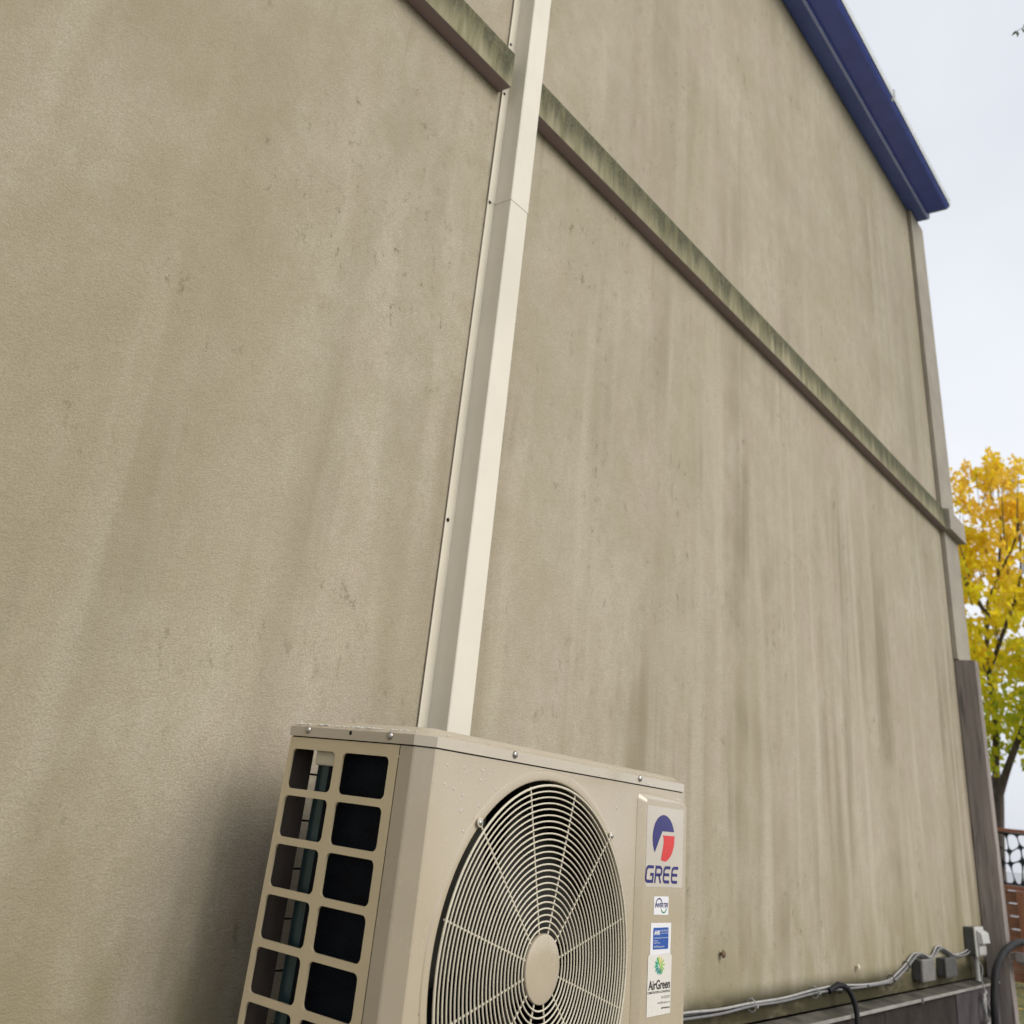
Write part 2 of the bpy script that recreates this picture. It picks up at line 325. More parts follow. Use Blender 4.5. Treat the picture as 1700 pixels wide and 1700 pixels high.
M = dict(
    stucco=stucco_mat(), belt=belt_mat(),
    trim=simple('trim_paint', (0.335, 0.298, 0.24), 0.75, var=0.10, scale=5, bump_s=0.2),
    soffit=simple('fringe_blue_soffit', (0.085, 0.135, 0.48), 0.35, var=0.10, scale=6),  # blue stands in for lens colour fringing along the eave
    gutter=simple('fringe_blue_gutter', (0.085, 0.125, 0.52), 0.28, var=0.10, scale=5),  # same lens-fringe blue put into the gutter colour
    pale_blue=simple('pale_blue_trim', (0.40, 0.47, 0.80), 0.45, var=0.05),
    flash_lip=simple('pale_zinc', (0.27, 0.255, 0.23), 0.5, 0.1, var=0.2, scale=12),
    white_lip=simple('white_metal', (0.55, 0.58, 0.60), 0.4, var=0.05),
    roof=simple('roof_shingle', (0.09, 0.085, 0.08), 0.9, var=0.3, scale=14, bump_s=0.6, bump_scale=30),
    flash=simple('zinc_flashing', (0.085, 0.078, 0.062), 0.7, 0.0, var=0.5, scale=9, bump_s=0.2, bump_scale=60, spec=0.2),
    skirt=simple('dark_skirt', (0.034, 0.028, 0.025), 0.9, var=0.25, scale=7, bump_s=0.4, bump_scale=60, spec=0.12),
    skirt2=simple('grey_skirt', (0.075, 0.066, 0.068), 0.85, var=0.2, scale=9, bump_s=0.3, bump_scale=60, spec=0.12),
    post=wood_mat('weathered_wood', (0.18, 0.155, 0.14), (0.31, 0.272, 0.245), (0.075, 0.062, 0.058)),
    cover=enamel('cover_enamel', (0.67, 0.625, 0.525), 0.36, 0.1, 0.12, 0.10),
    unit=enamel('ivory_enamel', (0.44, 0.376, 0.276), 0.24, 0.6, 0.05, 0.10),
    unit_wet=simple('wet_ivory_enamel', (0.47, 0.41, 0.315), 0.16, var=0.03, scale=5, spec=0.7, coat=0.8),
    unit_side_lit=enamel('ivory_enamel_side_lit', (0.60, 0.50, 0.325), 0.38, 0.2, 0.08, 0.12),  # warm bounce light painted into a lighter, tanner side colour
    wire=simple('ivory_wire', (0.60, 0.55, 0.43), 0.4, var=0.04, scale=20),
    dark=simple('dark_plastic', (0.010, 0.010, 0.010), 0.65, var=0.3, spec=0.15),
    shroud=simple('fan_shroud', (0.022, 0.020, 0.014), 0.7, var=0.2, spec=0.15),
    blade=simple('fan_blade_plastic', (0.024, 0.023, 0.018), 0.55, var=0.2, spec=0.25),
    black=simple('black_rubber', (0.010, 0.010, 0.011), 0.6, var=0.3, spec=0.2),
    steel=simple('screw_steel', (0.42, 0.40, 0.37), 0.32, 0.9, var=0.15, scale=80),
    rust=simple('rusty_screw', (0.16, 0.10, 0.06), 0.7, 0.3, var=0.4, scale=200),
    flange_shade=simple('flange_inside_shade', (0.06, 0.045, 0.036), 0.7, var=0.2),  # shade on the flange's inner face painted as dark brown
    clip=simple('clip_plastic', (0.55, 0.50, 0.38), 0.5, var=0.05),
    cable=simple('grey_cable', (0.17, 0.168, 0.17), 0.55, var=0.15, scale=30),
    cable2=simple('pale_cable', (0.33, 0.325, 0.31), 0.55, var=0.15, scale=30),
    cabled=simple('dark_cable', (0.04, 0.04, 0.042), 0.5, var=0.2, scale=30),
    boxg=simple('grey_pvc', (0.16, 0.155, 0.148), 0.6, var=0.12, scale=20),
    boxd=simple('dark_pvc', (0.06, 0.06, 0.056), 0.6, var=0.15, scale=20),
    boxw=simple('white_pvc', (0.48, 0.475, 0.45), 0.5, var=0.06, scale=20),
    st_white=simple('sticker_white', (0.74, 0.74, 0.76), 0.3, var=0.02),
    st_cream=simple('sticker_cream', (0.68, 0.65, 0.60), 0.35, var=0.02),
    st_clear=simple('sticker_gloss', (0.52, 0.475, 0.405), 0.10, var=0.03, spec=0.7),
    st_blue=simple('sticker_blue', (0.025, 0.09, 0.36), 0.3, var=0.04),
    ink_navy=simple('ink_navy', (0.022, 0.018, 0.14), 0.15, var=0.05),
    ink_red=simple('ink_red', (0.60, 0.035, 0.03), 0.15, var=0.05),
    ink_black=simple('ink_black', (0.018, 0.018, 0.02), 0.4, var=0.05),
    ink_grey=simple('ink_grey', (0.14, 0.14, 0.15), 0.4, var=0.05),
    ink_green=simple('ink_green', (0.02, 0.22, 0.06), 0.4, var=0.05),
    ink_teal=simple('ink_teal', (0.02, 0.33, 0.30), 0.4, var=0.1),
    ink_mint=simple('ink_mint', (0.04, 0.45, 0.26), 0.4, var=0.1),
    ink_lime=simple('ink_lime', (0.33, 0.52, 0.10), 0.4, var=0.1),
    ink_yellow=simple('ink_yellow', (0.66, 0.56, 0.10), 0.4, var=0.1),
    fence=wood_mat('cedar_board', (0.20, 0.085, 0.045), (0.30, 0.14, 0.075), (0.10, 0.04, 0.022), (2, 1.2, 16), 0.7),
    fence_post=wood_mat('cedar_post', (0.24, 0.085, 0.04), (0.32, 0.13, 0.065), (0.12, 0.045, 0.025), (12, 12, 1.2), 0.7),
    screen=simple('screen_steel', (0.02, 0.025, 0.03), 0.5, 0.3, var=0.2),
    bark=wood_mat('bark', (0.055, 0.042, 0.036), (0.11, 0.088, 0.075), (0.025, 0.02, 0.018), (16, 16, 3), 0.9),
    leaf=leaf_mat('autumn_leaf', [(0.42, 0.52, 0.04), (0.78, 0.72, 0.035), (0.97, 0.76, 0.03), (0.96, 0.66, 0.10)], 0.2, 7.6, 0.66),
    leaf_green=leaf_mat('green_leaf', [(0.05, 0.09, 0.03), (0.07, 0.12, 0.04), (0.10, 0.16, 0.05)], 2, 6, 0.35),
    ground=ground_mat(),
    bounce_path=simple('bounce_concrete', (0.21, 0.185, 0.175), 0.85, var=0.25, scale=5, bump_s=0.4, bump_scale=50),
    reflector=simple('wet_reflector', (0.11, 0.11, 0.115), 0.22, var=0.2, scale=2, bump_s=0.1, bump_scale=20),
)
def coil_mat():
    m, nt, b = mat_new('coil_fins')
    w = N(nt, 'ShaderNodeTexWave'); w.wave_type = 'BANDS'; w.bands_direction = 'Z'; w.inputs['Scale'].default_value = 110
    nt.links.new(coords(nt), w.inputs['Vector'])
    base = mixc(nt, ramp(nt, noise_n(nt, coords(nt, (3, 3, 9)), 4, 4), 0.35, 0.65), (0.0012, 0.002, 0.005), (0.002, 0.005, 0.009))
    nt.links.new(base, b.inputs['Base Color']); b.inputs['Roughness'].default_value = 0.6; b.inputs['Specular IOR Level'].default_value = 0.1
    bump(nt, b, w.outputs['Fac'], 0.4, 0.0012)
    return m
M['coil'] = coil_mat()
M['coil_bend'] = simple('coil_bend_lit', (0.014, 0.042, 0.052), 0.28, 0.3, var=0.25, scale=18, bump_s=0.15, bump_scale=120)  # light from the rear gap painted onto the bend as teal
def drop_mat():
    m, nt, b = mat_new('water_drop')
    b.inputs['Base Color'].default_value = (0.9, 0.9, 0.86, 1); b.inputs['Roughness'].default_value = 0.03
    b.inputs['Transmission Weight'].default_value = 0.55; b.inputs['IOR'].default_value = 1.33
    return m
M['drop'] = drop_mat()

# ------------------------------------------------------------------ the setting: ground and added wet road
def grid_sheet(name, x0, x1, y0, y1, z, mat, n=2):
    mb = MB(); vs_ = []; fs_ = []
    for i in range(n+1):
        for j in range(n+1): vs_.append((x0+(x1-x0)*i/n, y0+(y1-y0)*j/n, z))
    for i in range(n):
        for j in range(n): fs_.append((i*(n+1)+j, (i+1)*(n+1)+j, (i+1)*(n+1)+j+1, i*(n+1)+j+1))
    mb.add(vs_, fs_); return struct(mb.build(name, mat))
grid_sheet('ground', -900, 900, -900, 900, GROUND, M['ground'], 8)
grid_sheet('added_reflecting_pavement', 21.5, 850, -300, 300, GROUND + 0.004, M['reflector'])  # added wet sheet, reflects sky to brighten the fence screen openings
grid_sheet('bounce_path', -6, 9.5, -1.6, 1.40, GROUND + 0.004, M['bounce_path'])  # unseen strip added for neutral bounce under the belt and eave

# ------------------------------------------------------------------ the house
YW = 1.46; XE = 6.35; XR = 6.66
house = thing('house', (3.0, YW, GROUND), 'weathered beige stucco house wall with mossy belt course and blue eave', 'house')
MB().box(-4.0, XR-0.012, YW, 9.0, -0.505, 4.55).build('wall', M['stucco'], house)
# belt course: cut away where the line-set cover runs through
BZ0, BZ1, BY = 1.8793, 2.0108, 1.4135
def belt_piece(x0, x1, label):
    mb = MB(); mb.prism([(YW-0.001, BZ0), (BY, BZ0), (BY, BZ1-0.004), (BY+0.006, BZ1+0.002), (YW-0.001, BZ1+0.012)], x0, x1)
    return mb.build('belt_course', M['belt'], house, bevel=0.002, label=label)
belt_piece(-4.0, 1.6225, 'mossy belt course ending bluntly left of the white duct')
belt_piece(1.7525, XE-0.024, 'mossy belt course running away right of the white duct')
mb = MB(); mb.prism([(YW-0.001, BZ0-0.001), (1.386, BZ0-0.001), (1.386, BZ1-0.004), (1.392, BZ1+0.002), (YW-0.001, BZ1+0.014)], XE-0.022, XR+0.045)
mb.build('belt_corner_block', M['trim'], house, bevel=0.003)
MB().box(XE, XR, 1.432, YW-0.0005, BZ1+0.015, 4.338).build('corner_board', M['trim'], house, bevel=0.003)
MB().box(XE, XR, 1.432, YW-0.0005, 1.092, BZ0-0.002).build('corner_board', M['trim'], house, bevel=0.003)
MB().box(XR-0.011, XR+0.02, 1.434, 1.75, 1.092, BZ0-0.002).build('corner_board', M['trim'], house, bevel=0.003)
MB().box(XR-0.011, XR+0.02, 1.434, 1.75, BZ1+0.015, 4.338).build('corner_board', M['trim'], house, bevel=0.003)
# eave: soffit box next to the wall, gutter outside it
sf = MB().prism([(YW-0.002, 4.34), (1.352, 4.34), (1.350, 4.352), (1.350, 4.42), (YW-0.002, 4.42)], -4.0, 6.53).build('soffit', M['soffit'], house, bevel=0.002)
MB().prism([(1.3610, 4.334), (1.3485, 4.334), (1.3475, 4.350), (1.3495, 4.351), (1.3515, 4.3395), (1.3610, 4.3385)], -4.0, 6.532).build('lip', M['pale_blue'], sf)
MB().prism([(1.46, 4.338), (1.352, 4.336), (1.342, 4.345), (1.342, 4.43), (1.46, 4.43)], 6.532, 6.54).build('end_cap', M['white_lip'], sf)
gt = MB().prism([(1.347, 4.365), (1.215, 4.365), (1.197, 4.378), (1.190, 4.398), (1.190, 4.410), (1.194, 4.410), (1.194, 4.400), (1.202, 4.382), (1.217, 4.370), (1.347, 4.370)], -4.0, 6.50).build('gutter', M['gutter'], house, smooth=30)
MB().prism([(1.1895, 4.386), (1.1865, 4.387), (1.1800, 4.430), (1.1830, 4.438), (1.196, 4.438), (1.196, 4.432), (1.1895, 4.412)], -4.0, 6.506).build('lip', M['white_lip'], gt, smooth=30)
MB().prism([(1.347, 4.362), (1.214, 4.362), (1.194, 4.376), (1.186, 4.40), (1.180, 4.440), (1.347, 4.440)], 6.50, 6.508).build('end_cap', M['white_lip'], gt)
for gx in (2.2, 3.65, 5.12):
    MB().prism([(1.20, 4.374), (1.188, 4.385), (1.177, 4.408), (1.173, 4.448), (1.20, 4.448), (1.20, 4.44)], gx, gx+0.03).build('bracket', M['white_lip'], gt)
rf = MB().add([(-4.1, 1.225, 4.46), (6.62, 1.225, 4.46), (6.62, 5.2, 6.6), (-4.1, 5.2, 6.6), (-4.1, 1.225, 4.49), (6.62, 1.225, 4.49), (6.62, 5.2, 6.65), (-4.1, 5.2, 6.65)],
              [(0,3,2,1),(4,5,6,7),(0,1,5,4),(1,2,6,5),(2,3,7,6),(3,0,4,7)]).build('roof', M['roof'], house)
MB().add([(-4.1, 5.2, 6.6), (6.62, 5.2, 6.6), (6.62, 9.4, 4.4), (-4.1, 9.4, 4.4), (-4.1, 5.2, 6.65), (6.62, 5.2, 6.65), (6.62, 9.4, 4.45), (-4.1, 9.4, 4.45)],
         [(0,3,2,1),(4,5,6,7),(0,1,5,4),(1,2,6,5),(2,3,7,6),(3,0,4,7)]).build('roof', M['roof'], house)
MB().add([(6.56, 1.47, 4.551), (6.56, 8.95, 4.551), (6.56, 5.2, 6.55), (6.646, 1.47, 4.551), (6.646, 8.95, 4.551), (6.646, 5.2, 6.55)],
         [(0,1,2),(3,4,5),(0,1,4,3),(1,2,5,4),(2,0,3,5)]).build('gable', M['stucco'], house)
# drip flashing at the foot of the stucco
fl = MB().prism([(YW+0.002, -0.512), (1.402, -0.520), (1.398, -0.521), (1.3965, -0.531), (1.399, -0.533), (1.4005, -0.526), (1.404, -0.5245), (YW+0.002, -0.5165)], -4.0, XE-0.001).build('drip_flashing', M['flash'], house)
MB().prism([(1.3968, -0.5195), (1.3950, -0.5208), (1.3943, -0.5300), (1.3960, -0.5300), (1.3968, -0.5212)], -4.0, XE-0.003).build('lip', M['flash_lip'], fl)
MB().prism([(1.3975, -0.5165), (1.3925, -0.520), (1.3915, -0.536), (1.3985, -0.536), (1.4015, -0.5265)], 4.93, 4.955).build('joint_clip', M['boxd'], fl)
for i in range(8):
    x0 = -4.0 + i*1.214
    x1 = min(x0 + 1.208, 5.52)
    if x0 < 5.4:
        MB().box(x0, x1, 1.412, 1.9, GROUND-0.05, -0.528).build('skirt_board', M['skirt'], house, bevel=0.004)
MB().box(5.525, XE-0.002, 1.407, 1.9, GROUND-0.05, -0.528).build('skirt_board', M['skirt2'], house, bevel=0.004)
MB().box(XE, XR-0.02, 1.462, 9.0, GROUND-0.05, -0.506).build('foundation', M['skirt'], house)

# ------------------------------------------------------------------ weathered post at the corner
po = MB().box(XE+0.012, 6.445, 1.343, YW-0.002, GROUND-0.05, 1.089).build('weathered_post', M['post'], None, (6.4, 1.4, GROUND), bevel=0.005)
tag(po, 'weathered grey brown timber post standing at the house corner', 'post')

# ------------------------------------------------------------------ white line-set cover on the wall
cover = thing('line_set_cover', (1.69, YW, -0.25), 'white enamelled line-set cover running up the wall above the air conditioner', 'duct cover')
def cover_section(z0, z1, g):
    x0, x1, x2, x3 = 1.633-g, 1.663-g, 1.7428+g, 1.765+g
    yb, yf = YW-0.0035-g, 1.397-g
    prof = [(x0, yb), (x0, yb-0.002), (x1, yb-0.002), (x1, yf+0.002), (x1+0.002, yf), (x2-0.002, yf), (x2, yf+0.002), (x2, yb-0.002), (x3, yb-0.002), (x3, yb)]
    return MB().prism_z(prof, z0, z1).build('cover_section', M['cover'], cover)
cover_section(-0.25, 1.512, 0.0)
cover_section(1.502, BZ1 + 3.2 - 0.9, 0.0012)
sc0 = MB().disc_y(0, 0, [(0.0048, -0.0), (0.0048, -0.0012), (0.0030, -0.0022), (0.0008, -0.0026)], 12)
first = None
for z in (0.5911, 0.05, 1.0497, 1.497, 1.8861, 2.08, 2.55, 3.1):
    if z == 1.0497: continue
    if first is None:
        first = sc0.build('screw', M['black'], cover, (0, 0, 0), smooth=40)
        first.location = Vector((1.6405, YW-0.006, z)) - Vector(cover.location)
    else:
        c = first.copy(); C.objects.link(c); c.location = Vector((1.6405, YW-0.0072 if z > 1.5 else YW-0.006, z)) - Vector(cover.location)

# ------------------------------------------------------------------ air conditioner
XS, XRT, YF, YB = 1.1524, 1.9755, 1.0, 1.304
ZT, ZL, ZB = 0.0925, 0.0700, -0.500
CX, CZ = 1.4819, -0.2191
unit = thing('air_conditioner', (1.56, 1.15, ZB-0.02), 'ivory outdoor air conditioner unit with round fan grille in front of the wall', 'air conditioner')
# side panel with rounded square openings
def rrect(y0, y1, z0, z1, r, k=5):
    pts = []
    for cy, cz, a0 in ((y1-r, z1-r, 0), (y0+r, z1-r, 90), (y0+r, z0+r, 180), (y1-r, z0+r, 270)):
        for i in range(k+1):
            a = R(a0 + 90*i/k); pts.append((cy + r*math.cos(a), cz + r*math.sin(a)))
    return pts
mb = MB()
H0, HP, HH = 0.0508, 0.0694, 0.0589
rows = 8
for (y0, y1, c0, c1) in ((1.193, 1.2936, 1.1846, YB), (1.076, 1.1761, 1.0575, 1.1846)):
    for k in range(rows):
        zt = H0 - k*HP; zb = zt - HH
        ct = 0.0682 if k == 0 else zt + (HP-HH)/2
        cb = ZB if k == rows-1 else zb - (HP-HH)/2
        inner = rrect(y0, y1, zb, zt, 0.0085)
        cyc, czc = (y0+y1)/2, (zt+zb)/2
        outer = []
        kk = 6
        corners = [(c1, ct), (c0, ct), (c0, cb), (c1, cb)]
        for i in range(4):
            for j in range(kk): outer.append(corners[i])
        n = len(inner)
        vs_ = [(XS, a, b) for a, b in inner] + [(XS, a, b) for a, b in corners] + [(XS+0.004, a, b) for a, b in inner]
        fs_ = []
        for i in range(n):
            q = i // kk; j = (i+1) % n; q2 = j // kk
            if q == q2: fs_.append((i, n+q, j))
            else: fs_.append((i, n+q, n+q2, j))
            fs_.append((i, j, n+4+j, n+4+i))
        mb.add(vs_, fs_)
mb.add([(XS, YB, 0.0682), (XS, YB, ZB), (XS+0.0535, YB, ZB), (XS+0.0535, YB, 0.0682), (XS, YB-0.0015, 0.0682), (XS, YB-0.0015, ZB), (XS+0.0535, YB-0.0015, ZB), (XS+0.0535, YB-0.0015, 0.0682)],
       [(0,1,2,3),(4,7,6,5),(2,6,7,3)])
side = mb.build('side_panel', M['unit_side_lit'], unit, smooth=35, fix=False)
MB().box(XS+0.001, XS+0.0525, YB-0.0045, YB-0.002, ZB, 0.066).build('corner_flange_shade', M['flange_shade'], unit)  # dark sheet standing for the shaded inside of the flange
# front panel wrapping round the chamfered left edge, with the fan opening
mb = MB()
prof = [(XS, 1.0560), (XS, 1.0300), (XS+0.0012, 1.0270), (1.1700, 1.0012), (1.1730, YF)]
for i in range(len(prof)-1):
    (a0, b0), (a1, b1) = prof[i], prof[i+1]
    mb.add([(a0, b0, ZB), (a1, b1, ZB), (a1, b1, 0.0680), (a0, b0, 0.0680)], [(0, 1, 2, 3)])
X0, X1, Z0, Z1 = 1.1730, XRT, ZB, 0.0680
n = 128
angs = sorted([2*math.pi*i/n for i in range(n)] + [math.atan2(z-CZ, x-CX) % (2*math.pi) for x in (X0, X1) for z in (Z0, Z1)])
n = len(angs)
def edge_pt(a):
    dx, dz = math.cos(a), math.sin(a); t = 1e9
    if dx > 1e-9: t = min(t, (X1-CX)/dx)
    if dx < -1e-9: t = min(t, (X0-CX)/dx)
    if dz > 1e-9: t = min(t, (Z1-CZ)/dz)
    if dz < -1e-9: t = min(t, (Z0-CZ)/dz)
    return (CX + dx*t, CZ + dz*t)
radp = [(0.2665, 1.030), (0.2672, 1.003), (0.2680, 0.9992), (0.2695, 0.9980), (0.2702, 0.9979), (0.2815, 0.9979), (0.2822, 0.9981), (0.2840, 0.9999), (0.2846, 1.0)]
vs_ = []; fs_ = []
for r_, y_ in radp:
    for a in angs: vs_.append((CX + r_*math.cos(a), y_, CZ + 0.0015 + r_*math.sin(a)))
for a in angs:
    ex, ez = edge_pt(a); vs_.append((ex, YF, ez))
for j in range(len(radp)):
    for i in range(n): fs_.append((j*n+i, j*n+(i+1) % n, (j+1)*n+(i+1) % n, (j+1)*n+i))
mb.add(vs_, fs_)
mb.add([(XRT, YF, ZB), (XRT, YB, ZB), (XRT, YB, 0.068), (XRT, YF, 0.068)], [(0, 1, 2, 3)])
front = mb.build('front_panel', M['unit'], unit, smooth=22)
for (px, pz) in ((1.2035, -0.262), (1.7515, -0.226)):
    MB().disc_y(px, pz, [(0.0026, YF-0.0003), (0.0026, YF+0.001)], 10).build('screw_hole', M['black'], front)
# raised label panel
mb = MB()
def bev_panel(x0, x1, z0, z1, r):
    return [(x, z) for x, z in rrect(x0, x1, z0, z1, r, 5)]
ou = bev_panel(1.7795, 1.9715, -0.485, 0.0565, 0.014); inn = bev_panel(1.7945, 1.9490+0.012, -0.472, 0.0470, 0.009)
mid = bev_panel(1.7925, 1.9630, -0.4735, 0.0482, 0.010)
k = len(ou)
mb.add([(a, YF-0.0004, b) for a, b in ou] + [(a, 0.9890, b) for a, b in mid] + [(a, 0.988, b) for a, b in inn],
       [(i, (i+1) % k, k+(i+1) % k, k+i) for i in range(k)] + [(k+i, k+(i+1) % k, 2*k+(i+1) % k, 2*k+i) for i in range(k)] + [tuple(range(2*k, 3*k))])
mb.build('label_panel', M['unit'], unit, smooth=25)
# lid
def lid_outline(g):
    x0, x1, y0, y1 = XS-0.0022+g, XRT+0.0022-g, YF-0.0022+g, YB+0.002-g
    pts = [(x0, y1), (x0, 1.0285+g*0.4), (x0+0.0015, 1.0262+g*0.4), (1.1695+g*0.4, y0+0.0012), (1.1725+g*0.4, y0)]
    r = 0.010
    for i in range(5):
        a = R(-90 + 90*i/4); pts.append((x1-r + r*math.cos(a), y0+r + r*math.sin(a)))
    pts.append((x1, y1)); return pts
lays = [(0.0, ZL), (0.0, 0.0845), (0.0040, 0.0885), (0.0048, 0.0887), (0.0105, 0.0890), (0.0112, 0.0895), (0.0180, 0.0962), (0.0190, 0.0966)]
mb = MB(); k = len(lid_outline(0)); vs_ = []; fs_ = []
for g_, z_ in lays: vs_ += [(a, b, z_) for a, b in lid_outline(g_)]
for j in range(len(lays)-1): fs_ += [(j*k+i, j*k+(i+1) % k, (j+1)*k+(i+1) % k, (j+1)*k+i) for i in range(k)]
fs_.append(tuple(range((len(lays)-1)*k, len(lays)*k)))
vs_ += [(a, b, ZL) for a, b in lid_outline(0.003)] + [(a, b, 0.086) for a, b in lid_outline(0.003)]
o5 = len(lays)*k
fs_ += [(i, (i+1) % k, o5+(i+1) % k, o5+i) for i in range(k)] + [(o5+i, o5+(i+1) % k, o5+k+(i+1) % k, o5+k+i) for i in range(k)] + [tuple(range(o5+k, o5+2*k))]
mb.add(vs_, fs_)
lid = mb.build('lid', M['unit_wet'], unit, smooth=30)
MB().prism_z(lid_outline(0.004), 0.0655, 0.0715).build('lid_gap', M['dark'], unit)
def screw_x(y, z):
    mb = MB(); vs_ = []; fs_ = []; n = 14; prof = [(0.0060, 0.0), (0.0060, -0.0012), (0.0044, -0.0034), (0.0012, -0.0042)]
    for r_, d in prof:
        for i in range(n): a = 2*math.pi*i/n; vs_.append((XS-0.0022+d, y + r_*math.cos(a), z + r_*math.sin(a)))
    for j in range(3): fs_ += [(j*n+i, j*n+(i+1) % n, (j+1)*n+(i+1) % n, (j+1)*n+i) for i in range(n)]
    fs_.append(tuple(range(3*n, 4*n)))
    mb.add(vs_, fs_); return mb.build('screw', M['steel'], lid, smooth=50)
screw_x(1.2632, 0.0800); screw_x(1.0788, 0.0800)
mb = MB(); mb.add([(XS-0.0026, 1.1643+0.0030*math.cos(2*math.pi*i/12), 0.0800+0.0034*math.sin(2*math.pi*i/12)) for i in range(12)] + [(XS+0.002, 1.1643+0.0030*math.cos(2*math.pi*i/12), 0.0800+0.0034*math.sin(2*math.pi*i/12)) for i in range(12)],
                  [tuple(range(12))] + [(i, (i+1) % 12, 12+(i+1) % 12, 12+i) for i in range(12)]); mb.build('screw_hole', M['black'], lid)
for sx in (1.3659, 1.7815):
    MB().disc_y(sx, 0.0802, [(0.0060, YF-0.0022), (0.0060, YF-0.0034), (0.0044, YF-0.0056), (0.0012, YF-0.0064)], 14).build('screw', M['steel'], lid, smooth=50)
# base and inside walls
MB().box(XS+0.001, XRT-0.001, YF+0.001, YB, ZB-0.02, ZB-0.0005).build('base_pan', M['unit_side_lit'], unit, bevel=0.003)
MB().box(XS+0.33, XS+0.36, 1.30, YW-0.001, ZB-0.06, ZB-0.021).box(XS+0.33, XS+0.36, 1.03, 1.2995, ZB-0.06, ZB-0.021).build('mounting_arm', M['steel'], unit)
MB().box(XRT-0.13, XRT-0.10, 1.03, YW-0.001, ZB-0.06, ZB-0.021).build('mounting_arm', M['steel'], unit)
# coil: L-shaped with a rounded rear corner
outer_p = [(XS+0.016, 1.035)]; bend = 0.0645
cx_, cy_ = XS+0.016+bend, 1.283-bend
for i in range(13):
    a = R(180 - 90*i/12); outer_p.append((cx_ + bend*math.cos(a), cy_ + bend*math.sin(a)))
outer_p.append((XRT-0.14, 1.283))
inner_p = [(XS+0.046, 1.035)] + [(cx_ + (bend-0.03)*math.cos(R(180-90*i/12)), cy_ + (bend-0.03)*math.sin(R(180-90*i/12))) for i in range(13)] + [(XRT-0.14, 1.253)]
def coil_piece(name, op, ip, mat):
    mb = MB(); k = len(op); vs_ = []; fs_ = []
    for z_ in (ZB, 0.052): vs_ += [(a, b, z_) for a, b in op] + [(a, b, z_) for a, b in ip]
    for i in range(k-1):
        fs_ += [(i, i+1, 2*k+i+1, 2*k+i), (k+i, 3*k+i, 3*k+i+1, k+i+1), (i, k+i, k+i+1, i+1), (2*k+i, 2*k+i+1, 3*k+i+1, 3*k+i)]
    fs_ += [(0, 2*k, 3*k, k), (k-1, 2*k-1, 4*k-1, 3*k-1)]
    mb.add(vs_, fs_); return mb.build(name, mat, unit, smooth=40)
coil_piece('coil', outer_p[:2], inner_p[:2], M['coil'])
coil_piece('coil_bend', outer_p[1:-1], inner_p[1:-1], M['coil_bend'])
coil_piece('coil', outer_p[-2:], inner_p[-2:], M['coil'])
MB().box(XS+0.010, XS+0.052, 1.196, 1.248, 0.030, 0.060).build('coil_clip', M['clip'], unit, bevel=0.003)
MB().box(XRT-0.14, XRT-0.002, YF+0.03, YB, ZB, 0.066).build('compressor_wall', M['dark'], unit)
for k in range(rows):
    MB().tube([(XS+0.052, YB-0.006, H0 - 0.035 - k*HP), (XRT-0.14, YB-0.006, H0 - 0.035 - k*HP)], 0.0016, 6).build('guard_wire', M['black'], unit, smooth=60)
# fan behind the grille
MB().disc_y(CX, CZ, [(0.2660, 1.012), (0.2600, 1.05), (0.2600, 1.125), (0.2700, 1.135), (0.2700, 1.012)], 64, cap=False).build('fan_shroud', M['shroud'], unit, smooth=40)
fan = MB().disc_y(CX, CZ, [(0.055, 1.045), (0.062, 1.055), (0.062, 1.115)], 32).build('fan', M['blade'], unit, smooth=40)
for b_ in range(3):
    a0 = R(20 + 120*b_); vs_ = []; fs_ = []; na, nr = 9, 7
    for j in range(nr):
        r_ = 0.058 + (0.252-0.058)*j/(nr-1); span = R(62 + 18*j/(nr-1)); sweep = R(-26*j/(nr-1))
        for i in range(na):
            t = i/(na-1); a = a0 + sweep + span*t
            vs_.append((CX + r_*math.cos(a), 1.055 + 0.065*t + 0.01*math.sin(math.pi*t), CZ + r_*math.sin(a)))
    for j in range(nr-1):
        for i in range(na-1): fs_.append((j*na+i, j*na+i+1, (j+1)*na+i+1, (j+1)*na+i))
    bl = MB().add(vs_, fs_).build('blade', M['blade'], fan, smooth=60, fix=False)
    sm = bl.modifiers.new('thick', 'SOLIDIFY'); sm.thickness = 0.003
MB().disc_y(CX, CZ, [(0.05, 1.14), (0.05, 1.21)], 24).box(CX-0.02, CX+0.02, 1.212, 1.222, ZB, 0.05).build('fan_motor', M['dark'], unit, smooth=40)
